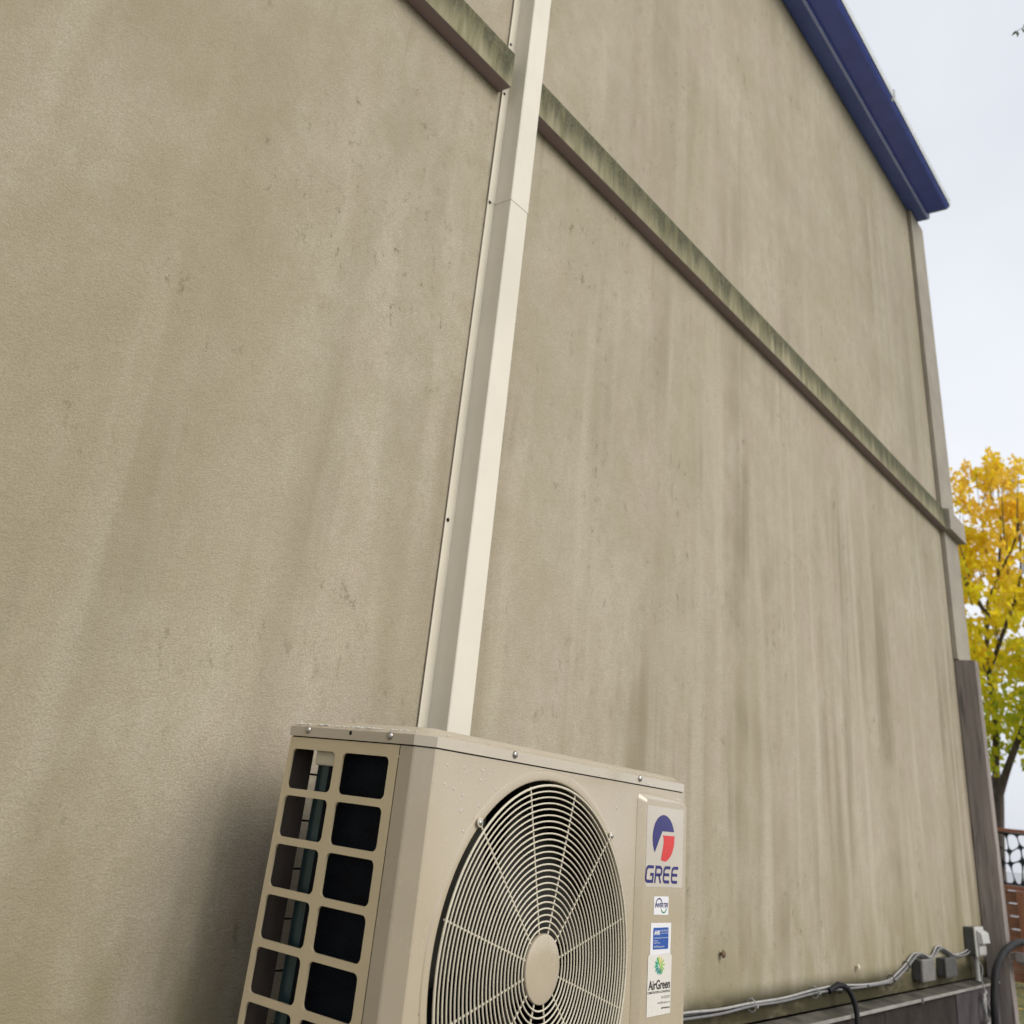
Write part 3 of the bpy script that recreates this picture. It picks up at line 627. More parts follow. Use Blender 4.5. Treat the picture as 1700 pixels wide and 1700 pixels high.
# wire grille
grille = MB().disc_y(CX, CZ, [(0.0440, 0.9985), (0.0478, 0.9960), (0.0482, 0.9930), (0.0470, 0.9905), (0.0440, 0.9895), (0.02, 0.9890), (0.001, 0.9889)], 64).build('grille', M['unit'], unit, smooth=40)
NR = 24
for i in range(NR):
    rad = 0.0555 + (0.2625-0.0555)*i/(NR-1)
    MB().ring_y(CX, 0.9915, CZ, rad, 0.00138 if i < NR-1 else 0.0020, 96, 6).build('ring_wire', M['wire'], grille, smooth=80, fix=False)
for i in range(12):
    a = R(15 + 30*i); c_, s_ = math.cos(a), math.sin(a)
    lug = i % 3 == 1
    r1 = 0.2760 if lug else 0.2640
    pts = [(CX + r_*c_, 0.9945, CZ + r_*s_) for r_ in (0.042, 0.15, r1)]
    sp = MB().tube(pts, 0.0017, 6).build('spoke_wire', M['wire'], grille, smooth=80)
    if lug:
        MB().ring_y(CX + 0.2765*c_, 0.9935, CZ + 0.2765*s_, 0.0052, 0.0016, 20, 6).build('lug_loop', M['wire'], grille, smooth=80)
        MB().disc_y(CX + 0.2765*c_, CZ + 0.2765*s_, [(0.0050, 0.9960), (0.0050, 0.9925), (0.0034, 0.9908), (0.001, 0.9903)], 16).build('screw', M['steel'], grille, smooth=50)

# ---- stickers (flat print on the raised label panel)
YS = 0.988
def flat(name, pts, mat, parent, k):
    """thin printed sheet; pts in (x,z), k = layer"""
    y = YS - 0.0004*k; n = len(pts)
    mb = MB(); mb.add([(a, y, b) for a, b in pts], [tuple(range(n))])
    me_o = mb.build(name, mat, parent, fix=False)
    bm = bmesh.new(); bm.from_mesh(me_o.data); bmesh.ops.triangulate(bm, faces=bm.faces[:]); bm.to_mesh(me_o.data); bm.free()
    return me_o
def strokes(name, lines_, w, mat, parent, k, closed=False):
    """polylines drawn as flat strips of width w"""
    mb = MB(); y = YS - 0.0004*k
    for ln in lines_:
        P = [Vector((a, b)) for a, b in ln]; m = len(P); L_ = []; R_ = []
        for i in range(m):
            d0 = (P[i]-P[i-1]).normalized() if i else (P[1]-P[0]).normalized()
            d1 = (P[i+1]-P[i]).normalized() if i < m-1 else d0
            t = (d0+d1)
            t = t.normalized() if t.length > 1e-6 else d0
            nrm = Vector((-t.y, t.x)); sc = 1/max(0.5, nrm.dot(Vector((-d1.y, d1.x))))
            L_.append(P[i]+nrm*w/2*sc); R_.append(P[i]-nrm*w/2*sc)
        vs_ = [(q.x, y, q.y) for q in L_] + [(q.x, y, q.y) for q in R_]
        mb.add(vs_, [(i, i+1, m+i+1, m+i) for i in range(m-1)])
    return mb.build(name, mat, parent, fix=False)
def text(name, body, x0, x1, z0, h, mat, parent, k, bold=0.0, shear=0.0):
    cu = bpy.data.curves.new('tmp', 'FONT'); cu.body = body; cu.size = 1; cu.offset = bold; cu.shear = shear; cu.resolution_u = 3
    ob = bpy.data.objects.new('tmp', cu); C.objects.link(ob)
    bpy.context.view_layer.update()
    dg = bpy.context.evaluated_depsgraph_get()
    me = bpy.data.meshes.new_from_object(ob.evaluated_get(dg)); bpy.data.objects.remove(ob); bpy.data.curves.remove(cu)
    xsv = [v.co.x for v in me.vertices]; ysv = [v.co.y for v in me.vertices]
    a, b, c, d = min(xsv), max(xsv), min(ysv), max(ysv); o = root_of(parent)
    for v in me.vertices:
        v.co = Vector((x0 + (v.co.x-a)/(b-a)*(x1-x0), YS-0.0004*k, z0 + (v.co.y-c)/(d-c)*h)) - o
    me.materials.clear(); me.materials.append(mat); me.name = name
    q = bpy.data.objects.new(name, me); C.objects.link(q); q.parent = parent
    return q
def arc(cx, cz, r, a0, a1, n=24, sx=1.0):
    return [(cx + sx*r*math.cos(R(a0+(a1-a0)*i/n)), cz + r*math.sin(R(a0+(a1-a0)*i/n))) for i in range(n+1)]
# maker's emblem and name
st = flat('maker_sticker', rrect(1.7975, 1.9475, -0.1012, 0.036, 0.003), M['st_clear'], unit, 1)
ex, ez, er = 1.8655, -0.0180, 0.0405
blue = arc(ex, ez, er, 18, 219, 40, 1.1) + [(1.8595, -0.0062)]
flat('emblem_arc', blue, M['ink_navy'], st, 2)
red = [(1.8610, -0.0132), (ex + 1.1*er*math.cos(R(6)), -0.0125)] + arc(ex, ez, er, 3, -80, 20, 1.1) + [(1.8560, -0.0560), (1.8615, -0.040), (1.8660, -0.026), (1.8650, -0.0175)]
flat('emblem_wedge', red, M['ink_red'], st, 2)
def sl(pts): return [(x + (z+0.080)*0.16, z) for x, z in pts]
zt_, zb_, w_ = -0.0680, -0.0920, 0.0052
def roundcap(x0, x1, r=0.006):   # C-like outline, opening right
    return [(x1, zt_), (x0+r, zt_), (x0+r*0.3, zt_-r*0.3), (x0, zt_-r), (x0, zb_+r), (x0+r*0.3, zb_+r*0.3), (x0+r, zb_), (x1, zb_)]
G = roundcap(1.8000, 1.8270) + [(1.8270, -0.0805), (1.8160, -0.0805)]
strokes('letter', [sl(G)], w_, M['ink_navy'], st, 2)
Rl = [[(1.8365, zb_-0.0026), (1.8365, zt_), (1.8535, zt_), (1.8590, zt_-0.003), (1.8600, zt_-0.007), (1.8580, zt_-0.0115), (1.8530, zt_-0.0128), (1.8400, zt_-0.0128)], [(1.8500, zt_-0.0128), (1.8590, zb_-0.0026)]]
strokes('letter', [sl(q) for q in Rl], w_, M['ink_navy'], st, 2)
for x0 in (1.8690, 1.9020):
    strokes('letter', [sl(roundcap(x0, x0+0.0245)), sl([(x0+0.001, -0.0800), (x0+0.0225, -0.0800)])], w_, M['ink_navy'], st, 2)
# small inverter badge
st2 = flat('inverter_sticker', [(1.8342, -0.1462), (1.8917, -0.1468), (1.8915, -0.1163), (1.8338, -0.1166)], M['st_white'], unit, 1)
text('lettering', 'INVERTER', 1.8375, 1.8885, -0.1345, 0.0075, M['ink_navy'], st2, 2, 0.02, 0.25)
strokes('swoosh', [arc(1.8535, -0.1295, 0.0095, 170, 15, 16, 1.25)], 0.0022, M['ink_navy'], st2, 2)
strokes('swoosh', [arc(1.8725, -0.1345, 0.0085, 195, 350, 16, 1.25)], 0.0022, M['ink_green'], st2, 2)
# blue certification label
st3 = flat('certification_sticker', [(1.8243, -0.2098), (1.9030, -0.2098), (1.9044, -0.1597), (1.8252, -0.1594)], M['st_white'], unit, 1)
bpn = flat('blue_field', rrect(1.8338, 1.8934, -0.2015, -0.1670, 0.003), M['st_blue'], st3, 2)
text('lettering', 'AHRI', 1.8362, 1.8585, -0.1786, 0.0072, M['st_white'], st3, 3, 0.05, 0.15)
text('lettering', 'AHRI CERTIFIED', 1.8605, 1.8910, -0.1735, 0.0028, M['st_white'], st3, 3)
text('lettering', 'www.ahridirectory.org', 1.8605, 1.8910, -0.1775, 0.0026, M['st_white'], st3, 3)
strokes('rule_line', [[(1.8362, -0.1835), (1.8912, -0.1835)]], 0.0006, M['st_white'], st3, 3)
text('lettering', 'Unitary\nHeat Pump', 1.8362, 1.8600, -0.1930, 0.0065, M['st_white'], st3, 3)
text('lettering', 'AHRI Standard', 1.8362, 1.8760, -0.1985, 0.0028, M['st_white'], st3, 3)
# installer sticker
st4 = flat('installer_sticker', [(1.8166, -0.3040), (1.9060, -0.3024), (1.9084, -0.2135), (1.9052, -0.2102), (1.8200, -0.2094), (1.8165, -0.2125)], M['st_cream'], unit, 2)
bx, bz = 1.8612, -0.2270
cols = ['ink_yellow', 'ink_yellow', 'ink_lime', 'ink_lime', 'ink_lime', 'ink_mint', 'ink_teal', 'ink_teal', 'ink_teal', 'ink_mint', 'ink_mint', 'ink_mint']
for i in range(12):
    a = R(90 - 30*i + 5); c_, s_ = math.cos(a), math.sin(a)
    strokes('sunburst_ray', [[(bx + 0.006*c_, bz + 0.0045*s_), (bx + 0.0195*c_, bz + 0.0145*s_)]], 0.0030, M[cols[i]], st4, 3)
    if 5 <= i <= 10:
        for sgn in (-1, 1):
            b_ = a + sgn*R(38)
            strokes('sunburst_ray', [[(bx + 0.011*c_, bz + 0.0082*s_), (bx + 0.011*c_ + 0.006*math.cos(b_), bz + 0.0082*s_ + 0.0048*math.sin(b_))]], 0.0018, M[cols[i]], st4, 3)
strokes('sunburst_bar', [[(bx-0.008, bz+0.0135), (bx+0.008, bz-0.0135)]], 0.0028, M['ink_lime'], st4, 4)
text('lettering', 'AirGreen', 1.8205, 1.9030, -0.2638, 0.0148, M['ink_black'], st4, 3, 0.022)
text('lettering', 'CLIMATISATION & CHAUFFAGE', 1.8180, 1.9030, -0.2695, 0.0036, M['ink_black'], st4, 3, 0.01)
text('lettering', '514 532-2577', 1.8700, 1.9035, -0.2785, 0.0042, M['ink_grey'], st4, 3)
text('lettering', 'sales@airgreen.ca', 1.8560, 1.9035, -0.2868, 0.0044, M['ink_grey'], st4, 3)
text('lettering', 'airgreen.ca', 1.8710, 1.9035, -0.2952, 0.0044, M['ink_black'], st4, 3, 0.02)

# water drops on the enamel
mb = MB(); ico = []
def drop(x, y, z, r, nrm):
    n_, m_ = 7, 3; vs_ = []; fs_ = []
    for j in range(m_):
        ph = math.pi/2*j/m_
        for i in range(n_):
            a = 2*math.pi*i/n_; u_, v_, w2 = r*math.cos(ph)*math.cos(a), r*1.2*math.cos(ph)*math.sin(a), r*0.6*math.sin(ph)
            vs_.append((x+u_, y-w2, z+v_) if nrm == 'y' else ((x-w2, y+u_, z+v_) if nrm == 'x' else (x+u_, y+v_, z+w2)))
    vs_.append((x, y-r*0.6, z) if nrm == 'y' else ((x-r*0.6, y, z) if nrm == 'x' else (x, y, z+r*0.6)))
    for j in range(m_-1): fs_ += [(j*n_+i, j*n_+(i+1) % n_, (j+1)*n_+(i+1) % n_, (j+1)*n_+i) for i in range(n_)]
    fs_ += [((m_-1)*n_+i, (m_-1)*n_+(i+1) % n_, m_*n_) for i in range(n_)]
    mb.add(vs_, fs_)
rd = random.Random(3)
for i in range(80):
    x = rd.uniform(1.19, 1.42) if i < 60 else rd.uniform(1.42, 1.9); z = 0.066 - abs(rd.gauss(0, 0.055)) - 0.004
    if (x-CX)**2 + (z-CZ)**2 < 0.288**2 or (x > 1.775 and z < 0.06): continue
    drop(x, YF, z, rd.choice((0.0009, 0.0012, 0.0016, 0.0021)), 'y')
for i in range(30): drop(rd.uniform(1.2, 1.95), YF-0.0022, rd.uniform(0.073, 0.086), rd.choice((0.0008, 0.0011, 0.0015)), 'y')
for i in range(170):
    if i % 2: drop(rd.uniform(1.165, 1.95), rd.uniform(0.999, 1.012), 0.0892, rd.choice((0.001, 0.0016, 0.0022)), 'z')
    else: drop(rd.uniform(1.152, 1.164), rd.uniform(1.03, 1.30), 0.0892, rd.choice((0.0012, 0.002, 0.003)), 'z')
dr = mb.build('water_drops', M['drop'], unit, smooth=80); dr['kind'] = 'stuff'

# ------------------------------------------------------------------ cables and boxes at the foot of the wall
def smooth_path(pts, sub=6):
    P = [Vector(q) for q in pts]; out = []
    for i in range(len(P)-1):
        p0, p1, p2, p3 = P[max(i-1, 0)], P[i], P[i+1], P[min(i+2, len(P)-1)]
        for k in range(sub):
            t = k/sub
            out.append(0.5*((2*p1) + (-p0+p2)*t + (2*p0-5*p1+4*p2-p3)*t*t + (-p0+3*p1-3*p2+p3)*t**3))
    out.append(P[-1]); return out
base_path = [(2.2, -0.452), (2.60, -0.4555), (2.889, -0.4555), (3.10, -0.4575), (3.3237, -0.4566), (3.58, -0.4570), (3.8534, -0.4495), (4.0915, -0.4485), (4.40, -0.4560), (4.68, -0.4545), (4.80, -0.440), (4.92, -0.412), (5.035, -0.381), (5.10, -0.3725), (5.17, -0.380), (5.26, -0.394), (5.34, -0.388), (5.41, -0.364), (5.48, -0.361), (5.56, -0.3725), (5.68, -0.393), (5.80, -0.398), (5.93, -0.392), (6.05, -0.370)]
def cable(off_y, off_z, r, mat, label, seed, start=0, end=None):
    rr_ = random.Random(seed); pts = []
    for x, z in base_path[start:end]: pts.append((x, YW-0.012+off_y, z+off_z+rr_.uniform(-0.003, 0.003)))
    o = MB().tube(smooth_path(pts, 5), r, 8).build('cable', mat, None, (4.0, YW-0.012, -0.45), smooth=60)
    return tag(o, label, 'cable', 'cables clipped along the foot of the wall')
cable(0.0, 0.0045, 0.0036, M['cable2'], 'pale upper cable of the bundle running along the wall foot', 1)
cable(-0.003, -0.0048, 0.0036, M['cable'], 'grey lower cable of the bundle running along the wall foot', 2)
cable(0.004, -0.0005, 0.0036, M['cabled'], 'thin dark cable between the two pale ones along the wall foot', 3)
cable(-0.011, 0.0015, 0.0042, M['cable'], 'short grey cable added to the bundle near the junction boxes', 4, 8)
tie_x = [(3.3237, -0.4566, 0.0, 'first zip tie right of the air conditioner on the cable bundle'), (3.8534, -0.4495, 0, 'zip tie on the cable bundle just left of the black cable'), (4.10, -0.4490, 0, 'zip tie on the cable bundle where the black cable drops'), (4.70, -0.4530, 0.5, 'zip tie at the start of the rising cable stretch'), (4.92, -0.412, 0.5, 'zip tie halfway up the rising cable stretch before the junction box')]
for x, z, tilt, lb in tie_x:
    pts = [(x + tilt*0.02*math.sin(2*math.pi*i/20), YW-0.0145 + 0.0150*math.cos(2*math.pi*i/20), z + 0.0170*math.sin(2*math.pi*i/20)) for i in range(20)]
    o = MB().tube(pts, 0.0022, 6, True).box(x-0.004, x+0.004, YW-0.036, YW-0.029, z-0.004, z+0.004).build('zip_tie', M['cable2'] if x < 4 else M['boxd'], None, (x, YW-0.014, z), smooth=60)
    tag(o, lb, 'zip tie', 'zip ties on the cable bundle')
# black cable dropping over the flashing
pts = smooth_path([(3.98, 1.44, -0.452), (4.04, 1.425, -0.436), (4.075, 1.405, -0.445), (4.085, 1.385, -0.49), (4.07, 1.375, -0.55), (4.05, 1.37, -0.65), (4.03, 1.38, -0.85), (4.0, 1.39, -1.24)], 6)
tag(MB().tube(pts, 0.0095, 10).build('drop_cable', M['black'], None, (4.05, 1.39, GROUND), smooth=60), 'thick black cable dropping from the bundle over the metal flashing', 'cable')

def junction_box(x0, x1, z0, z1, depth, mat, mlid, label):
    t = thing('junction_box', ((x0+x1)/2, YW, z0), label, 'junction box', 'junction boxes at the foot of the wall')
    MB().box(x0, x1, YW-depth*0.72, YW-0.0005, z0, z1).build('box_body', mat, t, bevel=0.004)
    MB().box(x0-0.003, x1+0.003, YW-depth, YW-depth*0.72-0.001, z0-0.003, z1+0.003).build('box_lid', mlid, t, bevel=0.004)
    for ax in (x0+0.012, x1-0.012):
        for az in (z0+0.012, z1-0.012):
            MB().disc_y(ax, az, [(0.005, YW-depth-0.0002), (0.005, YW-depth-0.0016), (0.002, YW-depth-0.0022)], 10).build('screw', M['steel'], t, smooth=40)
    # cable gland on the right side
    vs_ = MB().tube([(x1+0.0035, YW-depth*0.42, (z0+z1)/2+0.022), (x1+0.05, YW-depth*0.42, (z0+z1)/2+0.022)], 0.012, 10)
    vs_.build('cable_gland', M['boxw'], t, smooth=40)
    return t
junction_box(5.05, 5.235, -0.468, -0.392, 0.048, M['boxd'], M['boxg'], 'grey junction box below the cable loop, left of the two boxes')
junction_box(5.435, 5.62, -0.470, -0.398, 0.044, M['boxd'], M['boxd'], 'darker junction box on the right, nearer the timber post')
# outlet box with a white weather cover
ot = thing('outlet_box', (6.06, YW, -0.40), 'outdoor outlet box with white weather cover beside the timber post', 'outlet box')
MB().box(5.972, 6.14, 1.413, YW-0.0005, -0.402, -0.280).build('box_body', M['boxd'], ot, bevel=0.005)
MB().box(5.968, 6.146, 1.402, 1.412, -0.405, -0.276).build('box_frame', M['boxw'], ot, bevel=0.004)
MB().prism([(1.4015, -0.288), (1.376, -0.300), (1.372, -0.345), (1.4015, -0.352)], 5.985, 6.13).build('flip_cover', M['boxw'], ot, bevel=0.004)
MB().box(5.99, 6.125, 1.392, 1.4015, -0.398, -0.358).build('flip_cover', M['boxw'], ot, bevel=0.004)
MB().tube([(6.05, 1.43, -0.403), (6.05, 1.43, -0.511)], 0.013, 10).build('conduit', M['boxw'], ot, smooth=40)
# tangle of thin wire hanging under the outlet
rr_ = random.Random(11); pts = [(5.99, 1.40, -0.50)]
pts += [(5.985, 1.39, -0.53)]
for i in range(34):
    a = i*2*math.pi/6.2
    pts.append((5.955 + 0.05*math.cos(a) + rr_.uniform(-0.012, 0.012), 1.384 + rr_.uniform(-0.012, 0.006), -0.615 + 0.062*math.sin(a) + rr_.uniform(-0.016, 0.016)))
tag(MB().tube(smooth_path([(6.02, 1.425, -0.405), (6.01, 1.395, -0.45)] + pts, 4), 0.0028, 6).build('wire_coil', M['cable2'], None, (5.95, 1.38, -0.68), smooth=60), 'tangled coil of thin pale wire hanging below the outlet box', 'wire')
# black hose bending over in front of the post
hp = [(5.74, 1.30, GROUND), (5.735, 1.30, -0.9), (5.7292, 1.30, -0.6436), (5.7919, 1.30, -0.5062), (5.8855, 1.30, -0.425), (6.0851, 1.30, -0.3683), (6.3357, 1.30, -0.3403), (6.5562, 1.30, -0.3396), (6.72, 1.31, -0.37), (6.80, 1.34, -0.50), (6.82, 1.36, -0.9), (6.82, 1.36, GROUND)]
tag(MB().tube(smooth_path(hp, 8), 0.017, 12).build('hose', M['black'], None, (6.2, 1.30, GROUND), smooth=60), 'black flexible hose arching past the timber post', 'hose')
rl = MB().add([(6.30, 1.255, -0.372), (7.3, 1.255, -0.53), (7.3, 1.30, -0.53), (6.30, 1.30, -0.372), (6.30, 1.255, -0.418), (7.3, 1.255, -0.576), (7.3, 1.30, -0.576), (6.30, 1.30, -0.418)],
     [(0,1,2,3),(4,7,6,5),(0,4,5,1),(1,5,6,2),(2,6,7,3),(3,7,4,0)])
rl.box(7.25, 7.32, 1.30, 1.37, GROUND-0.03, -0.45).box(6.31, 6.35, 1.30, 1.342, -0.415, -0.38)
tag(rl.build('timber_rail', M['post'], None, (7.28, 1.33, GROUND), bevel=0.003), 'small brown timber rail sloping down right of the corner post', 'rail')

# wall screws
def wall_screw(x, z, mat, label):
    o = MB().disc_y(x, z, [(0.004, YW-0.0002), (0.004, YW-0.010), (0.0105, YW-0.011), (0.0105, YW-0.014), (0.006, YW-0.0175), (0.001, YW-0.018)], 14).build('wall_screw', mat, None, (x, YW, z), smooth=45)
    tag(o, label, 'screw', 'screws in the stucco wall')
wall_screw(3.1308, -0.3187, M['rust'], 'rusty screw head in the wall right of the air conditioner')
wall_screw(4.3298, -0.3954, M['clip'], 'pale plugged screw in the wall above the cable bundle')

# ------------------------------------------------------------------ fence with a cut-steel screen beyond the corner
FX = 15.0
fence = thing('garden_fence', (FX, 2.5, GROUND), 'brown board fence topped by a dark cut-out metal screen', 'fence')
FY0, FY1 = -3.0, 7.0
zz = -0.232; k = 0
while zz > GROUND + 0.05:
    h = 0.128 if k < 4 else 0.136
    MB().box(FX, FX+0.022, FY0, FY1, zz-h, zz).build('board', M['fence'], fence)
    zz -= h + (0.013 if k < 3 else 0.005); k += 1
MB().box(FX-0.03, FX+0.05, FY0, FY1, -0.222, -0.170).build('rail', M['fence_post'], fence, bevel=0.004)
MB().box(FX-0.03, FX+0.05, FY0, FY1, 0.432, 0.474).build('rail', M['fence_post'], fence, bevel=0.004)
py = 2.93
for q in (py-3.6, py-1.8, py, py+1.8, py+3.6):
    MB().box(FX-0.095, FX-0.032, q-0.05, q+0.05, GROUND-0.05, -0.224).build('fence_post', M['fence_post'], fence, bevel=0.004)
    MB().box(FX-0.005, FX+0.04, q+1.02, q+1.06, -0.169, 0.431).build('screen_post', M['fence_post'], fence)
# screen panels: steel sheets with pebble-shaped openings
def screen_panel(y0, y1, z0, z1, seed):
    rs = random.Random(seed)
    ny, nz = max(2, int((y1-y0)/0.125)), 3
    cw, ch = (y1-y0-0.03)/ny, (z1-z0-0.03)/nz
    cu = bpy.data.curves.new('metal_screen', 'CURVE'); cu.dimensions = '2D'; cu.fill_mode = 'BOTH'; cu.extrude = 0.002
    def spl(pts):
        s = cu.splines.new('POLY'); s.points.add(len(pts)-1)
        for p_, (a, b) in zip(s.points, pts): p_.co = (a, b, 0, 1)
        s.use_cyclic_u = True
    spl([(y0, z0), (y1, z0), (y1, z1), (y0, z1)])
    grid = [[(y0+0.015+cw*i + (rs.uniform(-.38, .38)*cw if 0 < i < ny else 0) , z0+0.015+ch*(j + (0.5 if i % 2 and 0 < j < nz else 0)*0.8) + (rs.uniform(-.2, .2)*ch if 0 < j < nz else 0)) for j in range(nz+1)] for i in range(ny+1)]
    for i in range(ny):
        for j in range(nz):
            q = [grid[i][j], grid[i+1][j], grid[i+1][j+1], grid[i][j+1]]
            ox = sum(a for a, b in q)/4; oz = sum(b for a, b in q)/4
            g_ = rs.uniform(0.84, 0.92)
            q = [(ox+(a-ox)*g_, oz+(b-oz)*g_*1.03) for a, b in q]
            for it in range(3):    # corner cutting gives the pebble outline
                nq = []
                for m_ in range(len(q)):
                    a, b = q[m_], q[(m_+1) % len(q)]
                    f_ = 0.22
                    nq += [(a[0]*(1-f_)+b[0]*f_, a[1]*(1-f_)+b[1]*f_), (a[0]*f_+b[0]*(1-f_), a[1]*f_+b[1]*(1-f_))]
                q = nq
            spl(q)
    ob = bpy.data.objects.new('tmp', cu); C.objects.link(ob); bpy.context.view_layer.update()
    me = bpy.data.meshes.new_from_object(ob.evaluated_get(bpy.context.evaluated_depsgraph_get())); bpy.data.objects.remove(ob); bpy.data.curves.remove(cu)
    o = root_of(fence)
    for v in me.vertices: v.co = Vector((FX + 0.018 + v.co.z, v.co.x, v.co.y)) - o
    me.materials.clear(); me.materials.append(M['screen']); me.name = 'metal_screen'
    q = bpy.data.objects.new('metal_screen', me); C.objects.link(q); q.parent = fence
for i, q in enumerate((py-3.6, py-1.8, py)):
    screen_panel(q-0.73 + 0.0, q+1.01, -0.168, 0.430, 20+i)
screen_panel(py+1.07, py+2.81, -0.168, 0.430, 31)

# ------------------------------------------------------------------ trees
def limb(mb, pts, r0, r1, n=8):
    p_ = smooth_path(pts, 4); m = len(p_)
    mb.tube(p_, [r0 + (r1-r0)*i/(m-1) for i in range(m)], n)
def leaf_cluster(mb, rs, c, rad, cnt, size):
    for _ in range(cnt):
        d = Vector((rs.gauss(0, 1), rs.gauss(0, 1), rs.gauss(0, 0.8)))
        d = d.normalized() * rad * (rs.random() ** 0.5)
        p_ = c + d; s = size * rs.uniform(0.6, 1.25)
        u = Vector((rs.gauss(0, 1), rs.gauss(0, 1), rs.gauss(0, 0.6))).normalized(); w = Vector((rs.gauss(0, .6), rs.gauss(0, .6), -1)).normalized()
        v = u.cross(w); v = v.normalized() if v.length > 1e-4 else u.orthogonal().normalized()
        w2 = v.cross(u).normalized()
        A = p_ - w2*s*0.55; B = p_ + v*s*0.5 + u*s*0.1; D = p_ - v*s*0.5 + u*s*0.1; E2 = p_ + w2*s*0.65
        mb.add([A, B, E2, D], [(0, 1, 2), (0, 2, 3)])
def autumn_tree():
    TX = 20.0
    t = thing('autumn_tree', (TX, 4.24, GROUND), 'yellow and orange autumn tree behind the fence beyond the house corner', 'tree')
    mb = MB()
    limb(mb, [(TX, 4.24, GROUND), (TX, 4.22, 0.0), (TX, 4.09, 1.15)], 0.13, 0.09, 12)
    mb.build('trunk', M['bark'], t, smooth=60)
    fork = (TX, 4.09, 1.12)
    limbs = [([fork, (TX-.05, 3.9, 1.55), (TX, 3.67, 2.05), (TX+.2, 3.25, 3.0), (TX+.3, 2.6, 4.3), (TX+.4, 2.2, 5.4)], 0.075, 0.015),
             ([fork, (TX+.1, 4.10, 1.6), (TX, 4.0, 2.34), (TX-.2, 3.96, 3.4), (TX-.1, 3.86, 4.4), (TX, 3.66, 4.95), (TX+.1, 3.5, 6.0), (TX, 3.45, 6.9)], 0.075, 0.01),
             ([fork, (TX+.3, 4.4, 1.7), (TX+.6, 4.9, 2.7), (TX+.7, 5.5, 4.0), (TX+.8, 5.8, 5.2)], 0.08, 0.015),
             ([(TX-.1, 3.9, 4.2), (TX-.5, 4.2, 5.0), (TX-.7, 4.4, 5.9), (TX-.8, 4.3, 6.7)], 0.045, 0.01),
             ([(TX-.2, 3.96, 3.2), (TX-.7, 3.5, 3.9), (TX-1.0, 3.1, 4.7), (TX-1.1, 3.0, 5.8)], 0.045, 0.01),
             ([(TX, 3.7, 2.0), (TX-.6, 3.3, 2.3), (TX-1.2, 2.9, 2.9)], 0.035, 0.008),
             ([(TX, 4.0, 2.5), (TX-.6, 4.3, 2.9), (TX-1.3, 4.3, 3.6)], 0.035, 0.008),
             ([(TX, 3.66, 4.95), (TX-.3, 3.2, 5.6), (TX-.3, 2.9, 6.6)], 0.03, 0.006)]
    for pts, r0, r1 in limbs:
        mb = MB(); limb(mb, pts, r0, r1); mb.build('limb', M['bark'], t, smooth=60)
    rs = random.Random(5); mb = MB(); tw = MB()
    cx, cy, cz = TX, 3.7, 4.0
    done = 0
    while done < 430:
        d = Vector((rs.uniform(-1, 1), rs.uniform(-1, 1), rs.uniform(-1, 1)))
        if d.length > 1 or d.length < 0.25: continue
        wob = 0.82 + 0.36*mnoise.noise(d*2.2 + Vector((3, 1, 7)))
        c = Vector((cx + d.x*2.6*wob, cy + d.y*2.9*wob, cz + d.z*3.3*wob))
        if c.z < 1.35 + 0.35*rs.random(): continue
        if c.z < 2.1 and abs(c.y-3.75) < 0.25 and rs.random() < 0.6: continue
        leaf_cluster(mb, rs, c, rs.uniform(0.16, 0.36), rs.randint(20, 44), 0.105)
        done += 1
        if rs.random() < 0.35:
            e = c + Vector((0, 0, -0.25)) + (Vector((cx, cy, cz-0.5))-c)*0.25
            tw.tube([e, (e+c)/2 + Vector((0, 0, .05)), c], [0.014, 0.010, 0.004], 5)
    # thin spires at the top
    for i in range(34):
        a = rs.uniform(0, 6.28); rr = rs.uniform(0.1, 2.2)
        b0 = Vector((cx + rr*math.cos(a), cy + rr*math.sin(a), cz + 3.3*math.sqrt(max(0.05, 1-(rr/2.9)**2))*0.86))
        hgt = rs.uniform(0.25, 0.7); ln = Vector((rs.gauss(0, .22), rs.gauss(0, .22), 1)) 
        tw.tube([b0 - ln*.45, b0 + Vector((rs.gauss(0, .03), rs.gauss(0, .03), 0)), b0 + ln*hgt], [0.006, 0.0045, 0.002], 5)
        for k_ in range(5): leaf_cluster(mb, rs, b0 + ln*(hgt*(k_-1)/4), 0.14, 9, 0.09)
    mb.build('crown', M['leaf'], t, fix=False)
    tw.build('twigs', M['bark'], t, smooth=60)['kind'] = 'stuff'
autumn_tree()
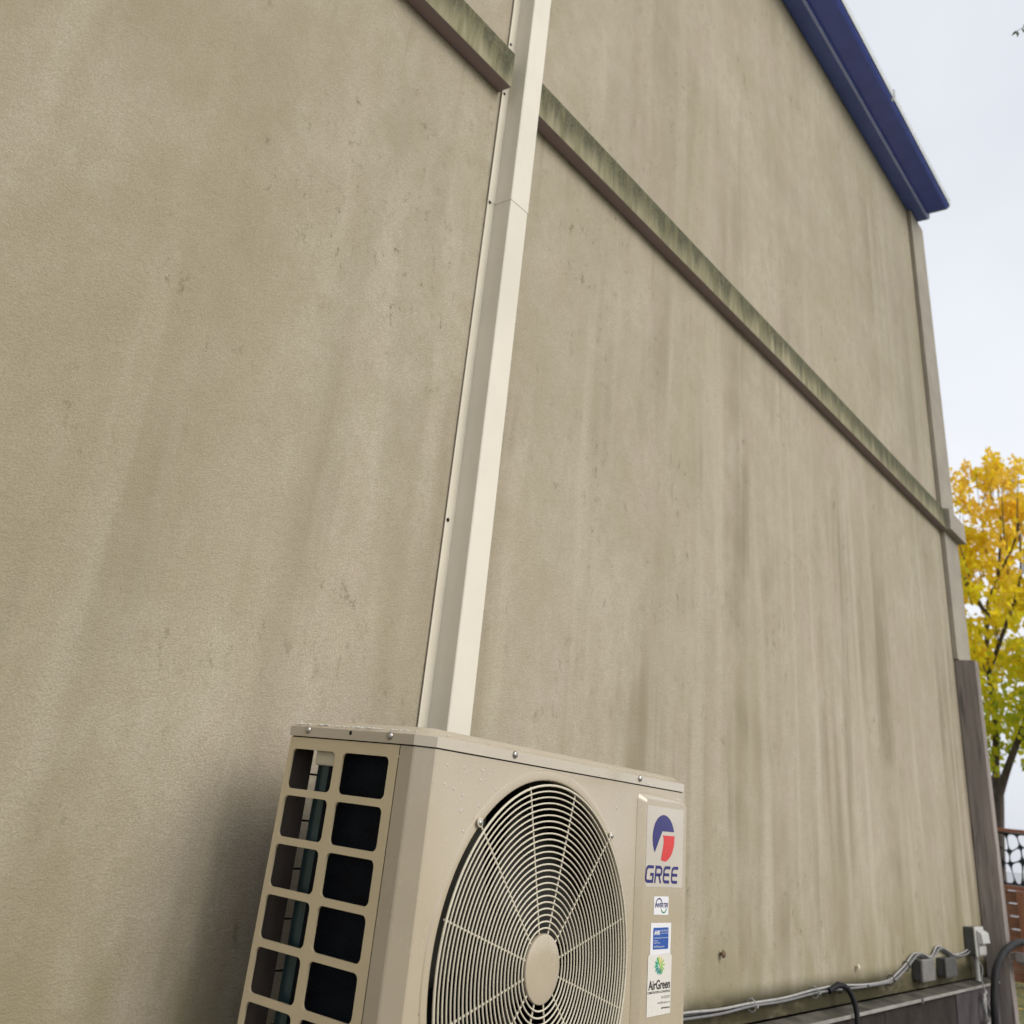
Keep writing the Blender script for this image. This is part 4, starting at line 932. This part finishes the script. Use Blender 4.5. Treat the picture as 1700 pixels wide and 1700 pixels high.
# tree standing out of frame to the right; only a leaf or two of its lowest branch hangs into the picture
def green_tree():
    t = thing('green_tree', (7.6, -2.6, GROUND), 'green leafed branch tip hanging into the sky at the right edge', 'tree')
    mb = MB(); limb(mb, [(7.6, -2.6, GROUND), (7.62, -2.55, 1.0), (7.5, -2.5, 3.2), (7.4, -2.4, 5.2), (7.5, -2.3, 6.6)], 0.12, 0.02, 10)
    mb.build('trunk', M['bark'], t, smooth=60)
    mb = MB(); limb(mb, [(7.5, -2.5, 3.2), (6.6, -1.6, 4.25), (5.6, -0.4, 4.72), (5.15, 0.16, 4.64), (5.02, 0.36, 4.50)], 0.045, 0.003, 8)
    limb(mb, [(5.02, 0.36, 4.50), (5.0, 0.40, 4.485), (4.995, 0.425, 4.47)], 0.0022, 0.0012, 6)
    mb.build('limb', M['bark'], t, smooth=60)
    rs = random.Random(2); mb = MB()
    for i in range(70):
        c = Vector((7.4 + rs.gauss(0, .9), -2.4 + rs.gauss(0, .9), 5.6 + rs.gauss(0, .9)))
        leaf_cluster(mb, rs, c, 0.3, 16, 0.10)
    for p_ in ((5.9, -0.75, 4.62), (5.45, -0.2, 4.7), (5.3, -0.05, 4.66)):
        leaf_cluster(mb, rs, Vector(p_), 0.10, 9, 0.06)
    # the hanging leaves at the frame edge
    def leaf(a, b, wd):
        a, b = Vector(a), Vector(b); ax = b-a; sd = ax.cross(Vector((0.68, 0.58, 0.44))).normalized()*wd
        q = (a+b)/2
        mb.add([a, q+sd-ax*0.08, b, q-sd-ax*0.08, q + Vector((.002, .002, 0))], [(0, 1, 4), (1, 2, 4), (2, 3, 4), (3, 0, 4)])
    leaf((5.0, 0.426, 4.478), (5.0, 0.432, 4.425), 0.010)
    leaf((5.0, 0.428, 4.480), (5.0, 0.462, 4.452), 0.008)
    leaf((5.0, 0.398, 4.485), (5.0, 0.396, 4.440), 0.009)
    leaf((5.01, 0.385, 4.515), (5.0, 0.392, 4.480), 0.008)
    mb.build('crown', M['leaf_green'], t, fix=False)
green_tree()
